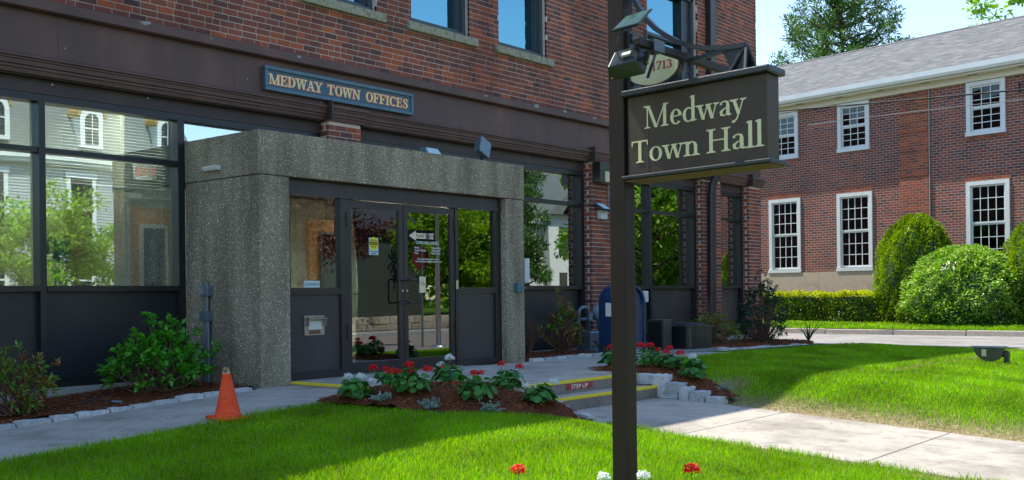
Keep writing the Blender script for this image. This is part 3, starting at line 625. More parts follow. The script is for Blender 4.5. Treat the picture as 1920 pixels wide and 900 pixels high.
# shopfront: sill, mullions, glass, bulkhead panels, blinds and a room behind
def shop(a, b, mull, fm, pmt, z0=.05):
    wd = MB(); wd.box(a+.001, b-.001, 11.27, 11.42, 3.165, 3.243); wd.box(a+.001, b-.001, 11.27, 11.42, z0-.03, z0+.03)
    xs = [a+.002]+[m_ for m_ in mull]+[b-.002]; E = []
    for i, x in enumerate(xs):
        h = (.045 if i else .09); h2 = .09 if i == len(xs)-1 else .036
        l_, r_ = (x, x+.09) if i == 0 else ((x-.09, x) if i == len(xs)-1 else (x-.036, x+.036))
        wd.box(l_, r_, 11.265, 11.425, z0+.031, 3.164); E.append((l_, r_))
    fo = wd.build('window', fm, OB)
    for i in range(len(xs)-1):
        x0, x1 = E[i][1], E[i+1][0]
        t = MB(); t.box(x0, x1, 11.285, 11.41, 2.605, 2.665); t.build('rail', fm, fo); t = MB(); t.box(x0, x1, 11.25, 11.41, 1.085, 1.145); t.build('rail', fm, fo)
        p = MB(); p.box(x0, x1, 11.368, 11.372, 2.666, 3.164); p.build('pane', 'glass', fo)
        p = MB(); p.box(x0, x1, 11.368, 11.372, 1.146, 2.604); p.build('pane', 'glass', fo)
        p = MB(); p.box(x0, x1, 11.35, 11.40, z0+.031, 1.084); p.build('bulkhead_panel', pmt, fo)
        p = MB(); p.box(x0+.012, x1-.012, 11.343, 11.349, z0+.05, 1.065); p.build('panel_face', pmt, fo)
    return fo
shop(-9, 3.19, [-7, -5, -3, -1, .9], 'dark_frame', 'navy_panel', -.25)
wl = shop(3.81, 7.284, [5.513], 'dark_frame', 'navy_panel')
wr_ = shop(12.05, 15.615, [], 'dark_frame', 'navy_panel')
for a, b in ((7.286, 9.425), (10.025, 12.048)):
    mb = MB(); mb.box(a, b, 11.27, 11.42, 3.165, 3.243); mb.box(a, b, 11.27, 11.42, 2.86, 2.92); tw_ = mb.build('window', 'dark_frame', OB)
    mb = MB(); mb.box(a, b, 11.368, 11.372, 2.921, 3.164); mb.build('pane', 'glass', tw_)
w3 = shop(16.255, 19.685, [17.89], 'dark_frame', 'grey_panel', .2); w4 = shop(20.485, 21.795, [], 'dark_frame', 'grey_panel', .2)
mb = MB(); mb.box(3.4, 7.285, 11.15, 11.42, -.6, .018); mb.box(12.1, 22.3, 11.19, 11.42, -.6, .016); mb.build('foundation', 'concrete_light', OB)
rm = MB(); rm.box(-8.6, 7.16, 14.0, 14.1, -.2, 3.6); rm.box(12.2, 22, 14.6, 14.7, -.2, 3.6); rm.box(12.1, 12.2, 11.45, 14.6, -.2, 3.6); rm.build('inner_wall', 'beige_wall', OB)
rm = MB(); rm.box(-8.6, 22.0, 11.43, 15, -.05, 0.0); rm.build('inner_floor', 'room_floor', OB)
rm = MB(); rm.box(-8.6, 22.0, 11.56, 25, 3.52, 3.6); rm.build('inner_ceiling', 'ceiling_tile', OB)
def blind(parent, x0, x1, z0, z1, dz=.036):
    mb = MB(); z = z1
    while z > z0: mb.add([(x0, 11.46, z-.006), (x1, 11.46, z-.006), (x1, 11.486, z+.006), (x0, 11.486, z+.006)], [(0, 1, 2, 3)]); z -= dz
    mb.box(x0, x1, 11.455, 11.49, z0-.02, z0); b = mb.build('blind', 'blind_slat', parent); return b
blind(wl, 5.60, 7.15, 2.30, 3.15); blind(wl, 3.9, 5.42, 2.02, 3.15); blind(w3, 16.4, 19.5, 1.25, 3.15, .05); blind(w4, 20.6, 21.7, 1.25, 3.15, .05); blind(wr_, 14.6, 15.5, 1.2, 3.1, .05)
# inner door, exit sign and notices seen through the left glass
mb = MB(); mb.box(7.14, 7.20, 12.5, 14.0, 0, 3.5); mb.build('partition', 'beige_wall', OB)
dr = MB(); dr.box(7.30, 8.0, 12.60, 12.64, 0, 2.2); dr = dr.build('inner_door', 'wood_door', OB)
mb = MB(); mb.box(7.21, 7.29, 12.55, 12.7, 0, 2.3); mb.box(8.01, 8.1, 12.55, 12.7, 0, 2.3); mb.box(7.21, 8.1, 12.55, 12.7, 2.31, 2.38); mb.box(7.45, 7.86, 12.57, 12.595, .9, 1.98); mb.build('inner_frame', 'trim_white', dr)
mb = MB(); mb.box(7.50, 7.81, 12.562, 12.569, .95, 1.93); mb.build('vision_panel', 'window_dark', dr)
mb = MB(); mb.box(7.32, 7.62, 12.45, 12.5, 2.55, 2.77); ex = mb.build('exit_sign', 'trim_white', OB)
text('EXIT', .16, (7.47, 12.447, 2.60), (1, 0, 0), (0, 0, 1), 'exit_red', 'lettering', ex, 'CENTER')
for x0, x1, z0, z1, q in ((5.56, 5.64, 1.35, 1.72, 'far'), (5.68, 5.86, 1.40, 1.66, ''), (5.66, 5.76, 1.17, 1.35, 'x'), (5.81, 5.86, 1.19, 1.33, 'y')):
    mb = MB(); mb.box(x0, x1, 11.376, 11.378, z0, z1); mb.build('notice', 'paper', wl)
mb = MB(); mb.box(13.99, 14.12, 11.362, 11.366, 1.2, 1.62); mb.build('notice', 'paper', wr_)
# entrance porch of exposed-aggregate concrete
PO = bpy.data.objects.new('portico', None); link(PO); PO.parent = OB; PO.location = (7.3, -1.38, 0)
def op(n, m, *bx, bevel=.012):
    mb = MB()
    for b in bx: mb.box(*b)
    return mb.build(n, m, PO, bevel=bevel)
op('side_wall', 'exposed_aggregate', (7.285, 7.715, 9.79, 11.262, -.5, 2.392))
op('side_wall', 'exposed_aggregate', (11.63, 12.045, 9.79, 11.262, -.4, 2.392))
op('lintel', 'exposed_aggregate', (7.277, 12.053, 9.783, 11.262, 2.398, 2.905))
op('soffit', 'concrete_light', (7.73, 11.62, 9.93, 11.2, 2.385, 2.396), bevel=0)
op('joint', 'soil', (7.29, 12.04, 9.80, 11.25, 2.393, 2.3975), bevel=0)
mb = MB(); mb.prism([(7.27, 10.50, 2.50), (7.22, 10.50, 2.50), (7.20, 10.50, 2.535), (7.20, 10.50, 2.55), (7.27, 10.50, 2.55)], (0, .27, 0)); mb.build('vent_hood', 'trim_white', PO)
# entrance frame and doors
FY = 9.92
mb = MB(); mb.box(7.717, 11.628, FY-.03, FY+.09, 2.285, 2.384); mb.box(7.717, 11.628, FY-.045, FY+.09, 2.205, 2.284)
for a, b in ((7.717, 7.80), (8.575, 8.675), (10.655, 10.715), (11.50, 11.628)): mb.box(a, b, FY-.03, FY+.09, .002, 2.204)
for a, b in ((7.80, 8.575), (10.715, 11.50)): mb.box(a, b, FY-.03, FY+.08, 1.02, 1.10); mb.box(a, b, FY-.032, FY+.08, .002, .09)
EF = mb.build('entrance_frame', 'bronze_frame', OB)
for a, b in ((7.80, 8.575), (10.715, 11.50)):
    p = MB(); p.box(a, b, FY+.018, FY+.022, 1.101, 2.204); p.build('pane', 'glass_door', EF)
    p = MB(); p.box(a+.001, b-.001, FY+.0, FY+.04, .091, 1.019); p.build('panel', 'grey_panel', EF)
def door(a, b, hinge_l):
    mb = MB(); mb.box(a, a+.075, FY-.018, FY+.035, .02, 2.196); mb.box(b-.075, b, FY-.018, FY+.035, .02, 2.196); mb.box(a+.075, b-.075, FY-.018, FY+.035, 2.10, 2.196); mb.box(a+.075, b-.075, FY-.018, FY+.035, .02, .165)
    d = mb.build('door', 'bronze_frame', OB, bevel=.003)
    p = MB(); p.box(a+.075, b-.075, FY+.008, FY+.012, .166, 2.099); p.build('pane', 'glass_door', d)
    hx = a-.012 if hinge_l else b+.012
    for z in (.45, 1.85): q = MB(); q.tube([(hx, FY-.035, z), (hx, FY-.035, z+.20)], .012, 8); q.build('hinge', 'dark_frame', d)
    q = MB(); q.tube([(a+.03, FY+.10, 1.02), (b-.03, FY+.10, 1.02)], .014, 6); q.build('push_bar', 'dark_frame', d)
    x = b-.038 if hinge_l else a+.038; s_ = -1 if hinge_l else 1
    q = MB(); x2 = x+s_*(.10 if hinge_l else .12); q.tube([(x, FY-.02, 1.19), (x, FY-.09, 1.21), (x2, FY-.09, 1.21), (x2+s_*.02, FY-.09, 1.18), (x2+s_*.02, FY-.09, .93), (x2, FY-.09, .90), (x, FY-.09, .90), (x, FY-.02, .92)], .012, 8); q.build('handle', 'bronze_frame', d)
    return d
d1 = door(8.685, 9.66, True); d2 = door(9.67, 10.645, False)
def cyl_y(c, r, d, m, n, par): mb = MB(); mb.tube([(c[0], c[1], c[2]), (c[0], c[1]-d, c[2])], r, 12); return mb.build(n, m, par)
cyl_y((9.625, FY-.018, 1.06), .016, .02, 'steel', 'lock', d1); cyl_y((9.705, FY-.018, 1.06), .016, .02, 'steel', 'lock', d2)
mb = MB(); mb.box(8.60, 10.75, FY-.06, FY+.1, -.002, .019); mb.build('threshold', 'stainless', OB)
# lobby behind the doors
mb = MB(); mb.box(7.9, 11.5, 13.6, 13.7, 0, 2.6); mb.box(11.45, 11.52, 9.98, 13.6, 0, 2.5); mb.build('lobby_wall', 'lobby_wall', OB)
mb = MB(); mb.box(7.73, 11.6, 9.95, 13.7, -.03, .001); mb.build('lobby_floor', 'room_floor', OB)
mb = MB(); mb.box(10.08, 10.88, 11.30, 11.36, 0, 2.34); mb.build('vestibule_wall', 'lobby_wall', OB)
mb = MB(); mb.box(9.22, 9.80, 11.30, 11.34, 0, 2.06); ld = mb.build('lobby_door', 'wood_door', OB)
mb = MB(); mb.box(9.42, 9.79, 11.28, 11.299, .5, 1.90); mb.build('door_trim', 'concrete_light', ld); mb = MB(); mb.box(9.46, 9.76, 11.265, 11.279, .54, 1.86); mb.build('vision_panel', 'window_dark', ld)
mb = MB(); mb.box(10.55, 11.25, 10.5, 10.85, 2.355, 2.375); mb.build('added_fill_panel', 'interior_fill', OB)  # glowing panel added out of view to brighten the vestibule wall
mb = MB(); mb.box(6.3, 7.0, 11.9, 12.3, 3.49, 3.51); mb.build('added_fill_panel', 'interior_fill', OB)  # second unseen panel added to brighten the left office
# stickers, mail slot
def plate(n, m, x0, x1, z0, z1, par, y=FY+.004, th=.0015): mb = MB(); mb.box(x0, x1, y, y+th, z0, z1); return mb.build(n, m, par)
stk = plate('caution_sticker', 'sticker_cyan', 9.075, 9.235, 1.52, 1.74, OB)
mb = MB(); mb.prism([(9.155+.078*math.cos(k*PI/16), FY+.0025, 1.665+.085*math.sin(k*PI/16)) for k in range(32)], (0, .001, 0)); mb.build('disc', 'sticker_yellow', stk)
plate('band', 'sticker_black', 9.085, 9.225, 1.647, 1.69, stk, FY+.001, .001)
text('CAUTION', .036, (9.155, FY-.0005, 1.655), (1, 0, 0), (0, 0, 1), 'sticker_yellow', 'lettering', stk, 'CENTER')
text('AUTOMATIC', .022, (9.155, FY+.001, 1.70), (1, 0, 0), (0, 0, 1), 'sticker_black', 'lettering', stk, 'CENTER')
text('DOOR', .028, (9.155, FY+.001, 1.615), (1, 0, 0), (0, 0, 1), 'sticker_black', 'lettering', stk, 'CENTER')
text('TWO WAY\nTRAFFIC', .026, (9.155, FY+.001, 1.555), (1, 0, 0), (0, 0, 1), 'sticker_black', 'lettering', stk, 'CENTER')
text('TOWN HALL HOURS', .058, (10.13, FY+.004, 1.685), (1, 0, 0), (0, 0, 1), 'white_paint', 'lettering', d2, 'CENTER', sx=.80)
for i, (a_, b_) in enumerate((('Monday', '7:30am-6:30pm'), ('Tuesday-Thursday', '7:30am-5:30pm'), ('Friday', '7:30am-12:30pm'))):
    text(a_, .036, (9.89, FY+.004, 1.625-.036*i), (1, 0, 0), (0, 0, 1), 'white_paint', 'lettering', d2, sx=.8); text(b_, .036, (10.39, FY+.004, 1.625-.036*i), (1, 0, 0), (0, 0, 1), 'white_paint', 'lettering', d2, 'RIGHT', sx=.8)
text('After regular business hours access to\nTown Hall will be through the rear door only.', .034, (10.15, FY+.004, 1.475), (1, 0, 0), (0, 0, 1), 'white_paint', 'lettering', d2, 'CENTER', sx=.78)
lk = plate('lockbox_notice', 'sticker_cyan', 8.03, 8.27, 1.105, 1.185, OB, FY+.01); text('LOCKBOX', .042, (8.15, FY+.008, 1.13), (1, 0, 0), (0, 0, 1), 'print_grey', 'lettering', lk, 'CENTER', sx=1.1)
mb = MB(); mb.box(8.01, 8.315, FY-.012, FY-.002, .53, .765); ms = mb.build('mail_slot', 'stainless', OB)
mb = MB(); mb.prism([(8.03, FY-.012, .75), (8.03, FY-.085, .735), (8.03, FY-.085, .725), (8.03, FY-.012, .74)], (.275, 0, 0)); mb.box(8.03, 8.034, FY-.07, FY-.0121, .64, .735); mb.box(8.3, 8.304, FY-.07, FY-.0121, .64, .735); mb.build('hood', 'stainless', ms)
mb = MB(); mb.box(8.07, 8.27, FY-.016, FY-.0125, .60, .70); mb.build('flap', 'trim_white', ms); mb = MB(); mb.box(8.08, 8.25, FY-.0155, FY-.0125, .545, .59); mb.build('rust_patch', 'rust', ms)
mb = MB(); mb.box(10.66, 10.70, FY-.036, FY-.031, 1.08, 1.20); mb.build('tape', 'diffuser', EF)
# downpipe with its bend, gutter shoe
mb = MB(); mb.box(20.0, 20.23, 11.03, 11.16, 4.30, ZT); dp = mb.build('downpipe', 'bronze_frame', OB, bevel=.01)
mb = MB(); mb.tube([(20.11, 11.09, 4.3), (20.1, 11.02, 4.12), (20.05, 10.93, 3.95), (20.0, 10.92, 3.5), (19.93, 10.98, 3.32), (19.91, 11.0, 3.1), (19.91, 11.02, .4), (20.0, 10.95, .2), (20.2, 10.8, .12)], .085, 10); mb.build('bend', 'bronze_frame', dp)
# ------------------------------------------------------------------ TOWN OFFICES board on the fascia
SB = root('fascia_sign', 'long blue-grey board with raised cream capitals reading MEDWAY TOWN OFFICES above the porch', 'sign', (9.66, 11.09, 3.67))
mb = MB(); mb.box(8.33, 11.0, 11.045, 11.098, 3.672, 3.984); mb.build('board', 'sign_blue', SB)
mb = MB(); mb.box(8.325, 11.005, 11.022, 11.05, 3.940, 3.987); mb.box(8.325, 11.005, 11.022, 11.05, 3.668, 3.715); mb.box(8.325, 8.375, 11.023, 11.05, 3.716, 3.939); mb.box(10.955, 11.005, 11.023, 11.05, 3.716, 3.939); mb.build('frame', 'sign_blue_light', SB, bevel=.008)
for wd_, a, b in (('MEDWAY', 8.39, 9.275), ('TOWN', 9.36, 9.96), ('OFFICES', 10.06, 10.905)):
    drawn(wd_, a, b, 3.755, .137, (0, 11.0445, 0), (1, 0, 0), (0, 0, 1), (0, -1, 0), .21, .10, .11, 'letter_red', 'letter_outline', SB, grow=.055)
    drawn(wd_, a, b, 3.755, .137, (0, 11.0405, 0), (1, 0, 0), (0, 0, 1), (0, -1, 0), .21, .10, .11, 'letter_cream', 'lettering', SB)
# ------------------------------------------------------------------ the street sign on its post
TL = math.tan(rad(1.45))
PS = root('town_hall_sign', 'dark brown hanging sign with cream letters reading Medway Town Hall on a bronze post', 'sign', (5.419, 3.618, float(gz(5.4, 3.6))))
mb = MB(); mb.box(5.362, 5.476, 3.562, 3.674, -.7, 3.3); mb.build('post', 'post_bronze', PS, bevel=.006)
def sy(t, h): return 3.535-t+(-0)*h, h+TL*t
def sbox(t0, t1, h0, h1, x0, x1, n, m, bevel=.003, par=PS):
    mb = MB(); V = []
    for t, h in ((t0, h0), (t1, h0), (t1, h1), (t0, h1)): y, z = sy(t, h); V.append((x0, y, z))
    mb.prism(V, (x1-x0, 0, 0)); return mb.build(n, m, par, bevel=bevel)
sbox(0, .92, 1.705, 2.18, 5.368, 5.515, 'cabinet', 'sign_brown', .003)
sbox(-.028, .948, 2.182, 2.222, 5.33, 5.548, 'top_cap', 'cap_black', .008)
sbox(-.03, .956, 1.678, 1.703, 5.33, 5.548, 'bottom_cap', 'cap_black', .006)
sbox(-.01, .94, 1.668, 1.677, 5.345, 5.545, 'underside_rail', 'rust', .002)
mb = MB(); mb.box(5.40, 5.49, 3.536, 3.561, 1.66, 2.6); mb.build('mounting_plate', 'cap_black', PS)
xd = Vector((0, -1, TL)).normalized(); zd = Vector((0, 0, 1))
def sword(t, y0, y1, base, cap=.136):
    o_ = Vector((5.3672, 3.535, 0)); a = 3.535-y0; b = 3.535-y1
    return drawn(t, a, b, base, cap, (5.3672, 3.535, 0), xd, zd, (-1, 0, 0), .145, .052, 0, 'letter_pale', 'lettering', PS)
sword('Medway', 3.418, 2.745, 1.976); sword('Town', 3.513, 3.040, 1.777, .132); sword('Hall', 2.998, 2.634, 1.777, .136)
mb = MB(); mb.box(5.366, 5.3678, 3.386, 3.3885, 1.72, 2.18); mb.build('panel_seam', 'cap_black', PS)
# scroll bar, cross bar, link bar, end bracket, chain
arc = [(3.70, 3.25), (3.60, 3.02), (3.555, 2.86), (3.524, 2.794), (3.486, 2.728), (3.448, 2.669), (3.373, 2.591), (3.299, 2.536), (3.225, 2.489), (3.153, 2.455), (3.082, 2.428), (2.98, 2.408), (2.88, 2.398), (2.775, 2.396)]
def flatbar(P, w_, t_, n, m, x=5.44, par=PS):
    mb = MB(); V = []; k = len(P)
    for i, (y, z) in enumerate(P):
        d = Vector((P[min(i+1, k-1)][0]-P[max(i-1, 0)][0], P[min(i+1, k-1)][1]-P[max(i-1, 0)][1])).normalized(); nn = Vector((-d.y, d.x))*t_/2
        for sx_, sn in ((-1, 1), (1, 1), (1, -1), (-1, -1)): V.append((x+sx_*w_/2, y+nn.x*sn, z+nn.y*sn))
    F = [(i*4+j, i*4+(j+1) % 4, (i+1)*4+(j+1) % 4, (i+1)*4+j) for i in range(k-1) for j in range(4)]+[(3, 2, 1, 0), tuple(range(4*k-4, 4*k))]
    mb.add(V, F); return mb.build(n, m, par)
flatbar(arc, .042, .028, 'scroll_bar', 'cap_black')
mb = MB(); mb.box(4.86, 5.99, 3.120, 3.162, 2.352, 2.393); mb.build('cross_bar', 'post_bronze', PS, bevel=.003)
flatbar([(3.66, 2.375), (3.165, 2.372)], .034, .034, 'support_bar', 'cap_black'); flatbar([(3.118, 2.362), (2.92, 2.385), (2.80, 2.392)], .03, .022, 'link_bar', 'cap_black')
mb = MB(); A = np.array((5.44, 2.775, 2.402))
for f_ in ((5.375, 2.752, 2.245), (5.53, 2.752, 2.245), (5.40, 2.865, 2.240)):
    d = np.array(f_)-A; mb.tube([tuple(A), f_], .011, 6)
mb.add([(5.44, 2.775, 2.40), (5.395, 2.865, 2.24), (5.50, 2.865, 2.24)], [(0, 1, 2)]); mb.add([(5.44, 2.779, 2.40), (5.395, 2.869, 2.24), (5.50, 2.869, 2.24)], [(2, 1, 0)])
mb.add([(5.44, 2.775, 2.402), (5.44, 2.85, 2.395), (5.50, 2.865, 2.24), (5.53, 2.752, 2.245)], [(0, 1, 2, 3)])
mb.prism([(5.432, 2.93, 2.395), (5.432, 2.775, 2.402), (5.432, 2.775, 2.25), (5.432, 2.855, 2.238)], (.012, 0, 0)); mb.build('end_bracket', 'cap_black', PS)
mb = MB(); z = 2.42; i = 0
while z > 2.245:
    a = [(0, 0), (.009, -.006), (.009, -.022), (0, -.028), (-.009, -.022), (-.009, -.006), (0, 0)]
    mb.tube([(5.42+(dx if i % 2 else 0), 3.14+(0 if i % 2 else dx), z+dz) for dx, dz in a], .0035, 5, cap=False); z -= .022; i += 1
mb.build('chain', 'cap_black', PS)
# small oval board with the founding year
OS = root('oval_sign', 'small cream oval board with dark rim and red numerals 1713 above the larger sign', 'sign', (5.44, 3.395, 2.25))
def oval(rx, rz, x0, d, n, m, zc=2.355, yc=3.385):
    mb = MB(); mb.prism([(x0, yc+rx*math.cos(k*PI/24), zc+rz*math.sin(k*PI/24)) for k in range(48)], (d, 0, 0)); return mb.build(n, m, OS)
oval(.195, .118, 5.41, .05, 'rim', 'cap_black'); oval(.183, .106, 5.4065, .004, 'face', 'oval_cream')
drawn('1713', .0, .145, 2.330, .052, (5.406, 3.386, 0), (0, -1, .035), (0, 0, 1), (-1, 0, 0), .15, .075, 0, 'oval_red', 'numerals', OS)
cyl = MB(); cyl.tube([(5.43, 3.33, 2.46), (5.43, 3.33, 2.375+.02)], .006, 6); cyl.tube([(5.43, 3.44, 2.455), (5.43, 3.44, 2.375)], .006, 6); cyl.build('hanger', 'cap_black', OS)
# solar floodlight clamped to the cross bar: panel above, lamp housing below
SL = root('solar_floodlight', 'black floodlight with a small tilted solar panel clamped to the bar beside the sign post', 'floodlight', (5.1, 3.3, 2.25))
def hull(name, pts, m, parent, bevel=0):
    import bmesh
    bm = bmesh.new(); off = wloc(parent)
    for p in pts: bm.verts.new(Vector(p)-off)
    bmesh.ops.convex_hull(bm, input=bm.verts); me = bpy.data.meshes.new(name); bm.to_mesh(me); bm.free(); me.materials.append(MATS[m])
    o = bpy.data.objects.new(name, me); link(o); o.parent = parent
    if bevel: b = o.modifiers.new('bevel', 'BEVEL'); b.width = bevel; b.segments = 2; b.limit_method = 'ANGLE'
    return o
q4 = [Vector(p) for p in ((4.904, 3.332, 2.473), (5.026, 3.232, 2.519), (5.188, 3.24, 2.641), (5.066, 3.34, 2.588))]
nr = (q4[1]-q4[0]).cross(q4[2]-q4[0]).normalized(); nr = nr if nr.dot(EYE-q4[0]) > 0 else -nr
hull('solar_panel', q4+[p-nr*.014 for p in q4], 'lamp_black', SL, .002)
cc = sum(q4, Vector())/4; hull('cells', [cc+(p-cc)*.90+nr*.0005 for p in q4]+[cc+(p-cc)*.90+nr*.0018 for p in q4], 'solar_cell', SL)
hs = [Vector(p) for p in ((4.971, 3.36, 2.366), (5.091, 3.247, 2.415), (4.989, 3.229, 2.306), (4.87, 3.34, 2.262), (5.066, 3.215, 2.238), (4.917, 3.363, 2.194), (5.14, 3.223, 2.37))]
hull('housing', hs+[Vector((5.13, 3.33, 2.25)), Vector((5.02, 3.43, 2.22)), Vector((5.05, 3.41, 2.34))], 'lamp_black', SL, .006)
lo = [hs[3], hs[4], hs[5], hs[2]]; nn = FWD*-.004
mb = MB(); mb.obox(tuple((hs[0]+hs[1]+hs[2]+hs[3])/4+Vector((-.012, -.012, .006))), tuple((hs[2]-hs[3])*.32), tuple((hs[0]-hs[3])*.2), (.006, .008, -.008)); mb.build('label_plate', 'trim_white', SL)
mb = MB(); mb.obox((5.088, 3.226, 2.40), (.012, -.010, 0), (.006, .008, 0), (-.006, 0, .18)); mb.obox((5.14, 3.218, 2.30), (.010, -.010, 0), (.006, .01, 0), (.11, .012, .17)); mb.build('yoke', 'cap_black', SL)
mb = MB(); mb.tube([(5.03, 3.29, 2.47), (5.05, 3.30, 2.43), (5.04, 3.22, 2.41)], .014, 8); mb.box(4.98, 5.09, 3.10, 3.18, 2.34, 2.405); mb.tube([(5.05, 3.22, 2.41), (5.04, 3.14, 2.40)], .012, 8); mb.build('clamp', 'lamp_black', SL)
mb = MB(); mb.tube([(4.99, 3.30, 2.48), (4.95, 3.31, 2.45), (4.935, 3.32, 2.40), (4.945, 3.32, 2.34), (4.97, 3.30, 2.30), (4.95, 3.31, 2.27)], .003, 6); mb.build('cable', 'cable_black', SL)
for p in ((5.088, 3.218, 2.30), (4.915, 3.345, 2.205)): mb = MB(); mb.tube([p, (p[0]-.012, p[1]-.012, p[2])], .008, 8); mb.build('bolt', 'rust', SL)
# ------------------------------------------------------------------ fixtures on and by the building
f = root('floodlight', 'small square floodlight lying face up on the concrete porch roof, left of the other', 'floodlight', (10.35, 10.1, 2.906), 'floodlights on the porch roof')
mb = MB(); mb.prism([(10.21, 9.98, 2.91), (10.53, 9.98, 2.91), (10.50, 10.06, 3.03), (10.25, 10.06, 3.03)], (0, .12, 0)); mb.build('housing', 'grey_metal', f, bevel=.006)
mb = MB(); mb.add([(10.235, 9.972, 2.918), (10.505, 9.972, 2.918), (10.485, 10.052, 3.02), (10.265, 10.052, 3.02)], [(0, 1, 2, 3)]); mb.build('lens', 'sticker_cyan', f)
mb = MB(); mb.box(10.33, 10.41, 10.0, 10.1, 2.903, 2.91); mb.build('foot', 'grey_metal', f)
f = root('floodlight', 'dark square floodlight tipped forward above the porch doors, its back to the cornice', 'floodlight', (11.32, 10.0, 2.906), 'floodlights on the porch roof')
rx = Matrix.Rotation(rad(28), 3, 'Y'); hb = []
for sx_ in (-.12, .12):
    for sy_ in (-.07, .07):
        for sz_ in (-.13, .13): hb.append(Vector((11.32, 9.97, 3.11))+Matrix.Rotation(rad(26), 3, 'Y') @ (Matrix.Rotation(rad(-12), 3, 'X') @ Vector((sx_*(1 if sy_ < 0 else .7), sy_, sz_*(1 if sy_ < 0 else .75)))))
hull('housing', hb, 'grey_metal', f, .006); MATS['grey_metal']
mb = MB(); mb.tube([(11.33, 9.98, 2.903), (11.33, 9.98, 2.99)], .022, 8); mb.build('swivel', 'cable_black', f)
f = root('wall_lamp', 'dark box wall lamp with a yellowed diffuser high on the brick pillar beside the post', 'lamp', (15.93, 11.1, 3.03))
mb = MB(); mb.box(15.66, 16.2, 10.92, 11.098, 3.235, 3.40); mb.box(15.66, 15.80, 10.92, 11.098, 3.03, 3.234); mb.build('housing', 'lamp_black', f, bevel=.006)
mb = MB(); mb.box(15.80, 16.2, 10.90, 11.098, 3.04, 3.235); mb.build('diffuser', 'diffuser', f, bevel=.01)
f = root('solar_wall_light', 'little white wall light under a tilted solar panel below the box wall lamp', 'lamp', (15.84, 11.1, 2.37))
mb = MB(); mb.box(15.79, 15.99, 11.0, 11.098, 2.365, 2.53); mb.build('body', 'trim_white', f, bevel=.01); hull('solar_panel', [(15.66, 11.08, 2.66), (15.93, 11.08, 2.66), (16.0, 10.90, 2.52), (15.73, 10.90, 2.52), (15.66, 11.08, 2.64), (15.93, 11.08, 2.64), (16.0, 10.90, 2.5), (15.73, 10.90, 2.5)], 'lamp_black', f)
mb = MB(); mb.add([(15.70, 11.06, 2.6605), (15.92, 11.06, 2.6605), (15.975, 10.92, 2.5505), (15.76, 10.92, 2.5505)], [(0, 3, 2, 1)]); mb.build('cells', 'sticker_cyan', f)
f = root('conduit', 'thin pale conduit curving down the brick pillar beside the small wall light', 'conduit', (16.15, 11.09, 2.5))
mb = MB(); mb.tube([(16.13, 11.085, 3.02), (16.13, 11.085, 2.75), (16.12, 11.085, 2.6), (16.02, 11.085, 2.50), (15.99, 11.085, 2.48)], .014, 6); mb.build('pipe', 'grey_metal', f)
# electrical boxes on the side of the porch
f = root('electric_outlet', 'grey weatherproof outlet box and junction box on conduits up the side of the concrete porch', 'outlet', (7.25, 10.8, -.1))
mb = MB(); mb.box(7.20, 7.284, 10.69, 10.86, 1.015, 1.145); mb.build('outlet_box', 'grey_metal', f, bevel=.006)
mb = MB(); mb.box(7.19, 7.284, 10.70, 10.85, .715, .84); mb.build('junction_box', 'grey_metal', f, bevel=.006)
mb = MB(); mb.tube([(7.245, 10.77, .84), (7.245, 10.77, 1.015)], .022, 10); mb.tube([(7.245, 10.77, 1.145), (7.245, 10.77, 1.19)], .02, 10); mb.build('nipple', 'grey_metal', f)
for y in (10.745, 10.80): mb = MB(); mb.tube([(7.24, y, -.15), (7.24, y, .716)], .024, 10); mb.build('pipe', 'grey_metal', f)
mb = MB(); mb.tube([(7.205, 10.73, .36), (7.205, 10.83, .36)], .012, 6); mb.build('strap', 'cable_black', f)
mb = MB(); mb.box(7.196, 7.1995, 10.79, 10.85, 1.04, 1.12); mb.build('cover', 'concrete_light', f)
f = root('door_button', 'small blue access button box on the right concrete pier by the doors', 'button', (11.85, 9.78, 1.03))
mb = MB(); mb.box(11.80, 11.90, 9.71, 9.789, 1.03, 1.165); mb.build('box', 'box_blue', f, bevel=.008); mb = MB(); mb.box(11.90, 12.02, 9.73, 9.75, 1.08, 1.10); mb.build('lever', 'grey_metal', f)
# gas meter
f = root('gas_meter', 'grey gas meter with round regulator and bent pipes at the foot of the brick pillar', 'gas meter', (15.1, 10.75, -.05))
mb = MB(); mb.box(14.86, 15.18, 10.60, 10.92, -.02, .34); mb.box(15.19, 15.46, 10.60, 10.92, -.09, .33); mb.build('body', 'grey_metal', f, bevel=.03)
mb = MB(); mb.tube([(14.72, 10.76, -.1), (14.72, 10.76, .64), (14.75, 10.76, .72), (14.83, 10.76, .76), (14.93, 10.76, .76), (15.0, 10.76, .72), (15.02, 10.76, .64), (15.03, 10.76, .34)], .032, 10); mb.build('riser_pipe', 'grey_metal', f, smooth=True)
mb = MB(); mb.tube([(15.33, 10.76, .33), (15.33, 10.76, .62)], .032, 10); mb.tube([(14.74, 10.76, .55), (15.05, 10.76, .55)], .028, 8); mb.build('outlet_pipe', 'grey_metal', f, smooth=True)
mb = MB(); mb.tube([(15.30, 10.80, .66), (15.30, 10.77, .66), (15.30, 10.765, .66), (15.30, 10.72, .66), (15.30, 10.70, .66)], [.14, .15, .15, .13, .05], 20); mb.build('regulator', 'grey_metal', f); 
mb = MB(); mb.tube([(14.99, 10.72, .52), (15.02, 10.72, .66)], .05, 8); mb.build('valve', 'grey_metal', f)
mb = MB(); mb.box(15.24, 15.43, 10.592, 10.599, .22, .30); mb.build('dial_window', 'sticker_cyan', f); mb = MB(); mb.box(15.22, 15.30, 10.592, 10.599, .06, .16); mb.build('tag', 'paper', f)
